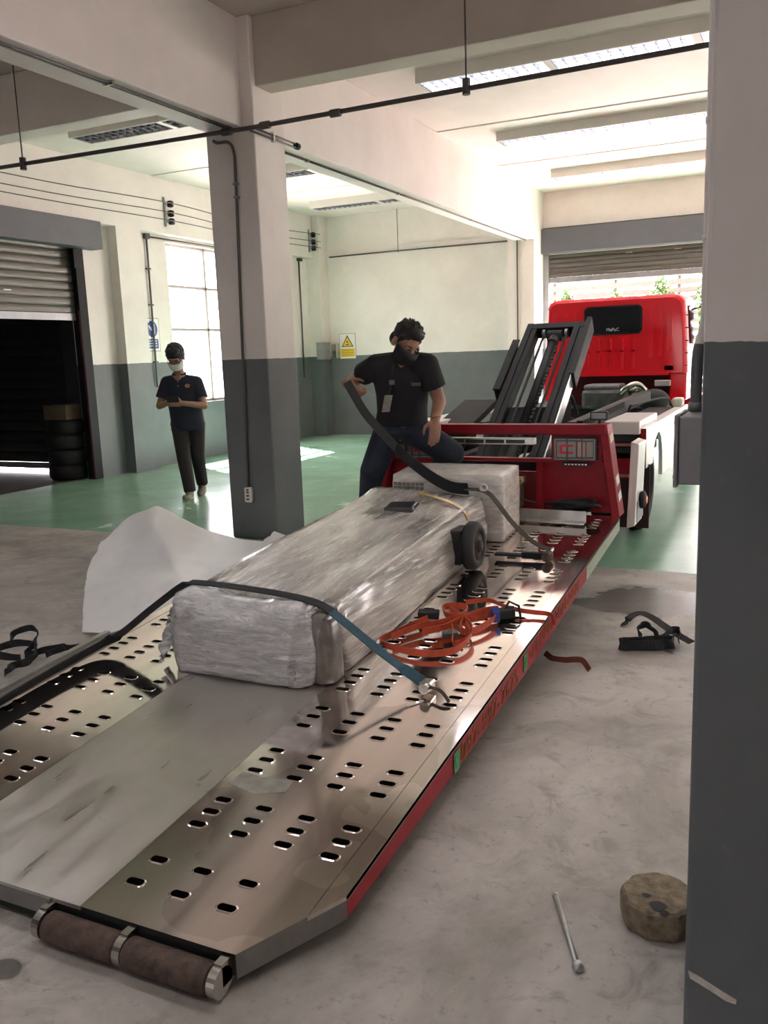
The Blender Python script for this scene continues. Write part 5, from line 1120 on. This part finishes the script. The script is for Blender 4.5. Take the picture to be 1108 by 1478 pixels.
ax = (ch_ - ws).normalized(); fd = (CF - ax * CF.dot(ax)).normalized()
sh = B(); ring_loft(sh, [(pv + Vector((0, 0, .01)), CR * .182, CF * .145), (ws, CR * .170, fd * .135), (ws * .5 + ch_ * .5, CR * .175, fd * .14), (ch_, CR * .195, fd * .135), (ch_ * .6 + nk * .4, CR * .20, fd * .12), (nk + Vector((0, 0, -.01)), CR * .09, fd * .075)])
for s_, e_, t_ in ((shA, elA, .62), (shB, elB, .62)): sh.cone(nk * .7 + ch_ * .3, s_, .085, .082); sh.cone(s_, s_ + (e_ - s_) * t_, .08, .078, True, False)
to_ = remesh(sh, 't_shirt', .008, BT, PW, 4)
for k, (dx, dz) in enumerate(((.06, .02),)): B().obox(ch_ + CR * .085 + fd * .15 + Vector((0, 0, .02)), CR * .03, fd * .002, Vector((0, 0, .010))).build('chest_print', M('print_grey', (.10, .095, .075), .7), PW)
B().obox(ch_ - CR * .07 + fd * .155 + Vector((0, 0, .04)), CR * .018, fd * .002, Vector((0, 0, .014))).build('chest_print', MATS['print_grey'], PW)
bc = ch_ - CR * .105 + fd * .175 + Vector((0, 0, -.085)); ba = (Vector((0, 0, 1)) + CR * .22).normalized()
B().obox(bc, CR * .026, fd * .003, ba * .055).build('badge_holder', M('clear_badge', (.22, .21, .18), .2, 0, .2, 30, coat=.6), PW, bevel=.004); B().ribbon([nk - CR * .07 + fd * .075, ch_ - CR * .08 + fd * .15, bc + ba * .06], CR, .012, .002).build('lanyard', BLACK, PW)
tr = B(); ring_loft(tr, [(pv + Vector((0, 0, .06)), CR * .175, CF * .13), (pv + Vector((0, 0, -.04)), CR * .182, CF * .135)])
for h_, k_, a_ in ((hA, kA, aA), (hB, kB, aB)): chain(tr, [h_, k_, a_ - Vector((0, 0, .02))], [.105, .088, .066], True, False); tr.ell(h_, (.105, .105, .105)); tr.cone(pv, h_, .12, .1)
remesh(tr, 'jeans', .009, JN, PW, 4)
for a_ in (aA, aB):
    s1 = B(); base = a_ - Vector((0, 0, .055)); R_ = Matrix((CF.cross(Vector((0, 0, 1))), CF, Vector((0, 0, 1)))).transposed().to_quaternion(); s1.ell(base + CF * .02 + Vector((0, 0, .01)), (.045, .07, .044), R_); s1.ell(base + CF * .10, (.046, .08, .034), R_); s1.cone(base, base + Vector((0, 0, .07)), .044, .042)
    remesh(s1, 'shoe', .007, BLACK, PW, 3)
B().tube([haB + Vector((0, 0, .02)) + CR * .034 * math.cos(a) + CF * .034 * math.sin(a) for a in [k * PI / 7 for k in range(14)]], .003, 5, closed=True).build('bracelet', BROWNW, PW)

# ================================================================== OUTSIDE THE DOOR
FN = M('fence_white', (.075, .066, .055), .7, 0, .08, 3); FP = M('fence_post', (.035, .026, .022), .7)
fr_ = root('slat_fence', 'pale horizontal slat fence beyond the truck doorway', 'fence', (-3, 22, -.12))
sl = B().box(-9, 2, 22, 22.03, 0, .13).build('slat', FN, fr_)
sl.location.z = .15
for k in range(1, 18):
    c = sl.copy(); COL.objects.link(c); c.location.z = .15 + k * .195
for x in (-8.6, -7.1, -5.6, -4.1, -2.62, -1.1, .4): B().box(x - .035, x + .035, 22.03, 22.1, -.12, 3.6).build('post', FP, fr_)
LG = [M('leaf_green', (.05, .11, .02), .5, 0, .4, 9), M('leaf_dark_green', (.02, .055, .012), .5, 0, .4, 9), M('flower_red', (.25, .02, .015), .5, 0, .3, 9)]
def bush(x, y, h, w_, seed, label):
    r = root('garden_bush', label, 'bush', (x, y, -.12), 'bushes along the fence'); rnd = random.Random(seed)
    for mi, (cnt, sz) in enumerate(((900, .05), (700, .05), (160, .035))):
        b = B()
        for k in range(cnt):
            a, e, q = rnd.uniform(0, 2 * PI), rnd.uniform(-.4, 1.5), rnd.uniform(.65, 1.02); p = Vector((x + w_ * math.cos(a) * math.cos(e) * q, y + .45 * math.sin(a) * math.cos(e) * q, -.12 + h * .55 + h * .45 * math.sin(e) * q))
            d = Vector((rnd.uniform(-1, 1), rnd.uniform(-1, 1), rnd.uniform(-.5, 1))).normalized(); s_ = d.orthogonal().normalized() * sz * .5; b.add([p, p + d * sz + s_, p + d * sz * 2.2, p + d * sz - s_], [(0, 1, 2, 3)])
        o = b.build(('leaves', 'inner_leaves', 'flowers')[mi], LG[mi], r); o['kind'] = 'stuff'
    B().tube([(x, y, -.125), (x + .03, y, h * .4), (x - .05, y + .04, h * .75)], [.05, .04, .02], 8).build('stem', FP, r)
for i, (x, h) in enumerate(((-6.3, 2.75), (-5.1, 2.9), (-3.9, 2.85), (-2.9, 3.1), (-1.9, 3.0), (-.9, 3.1))): bush(x, 21.2, h, .40, i, 'green bush with red blossoms before the slat fence')
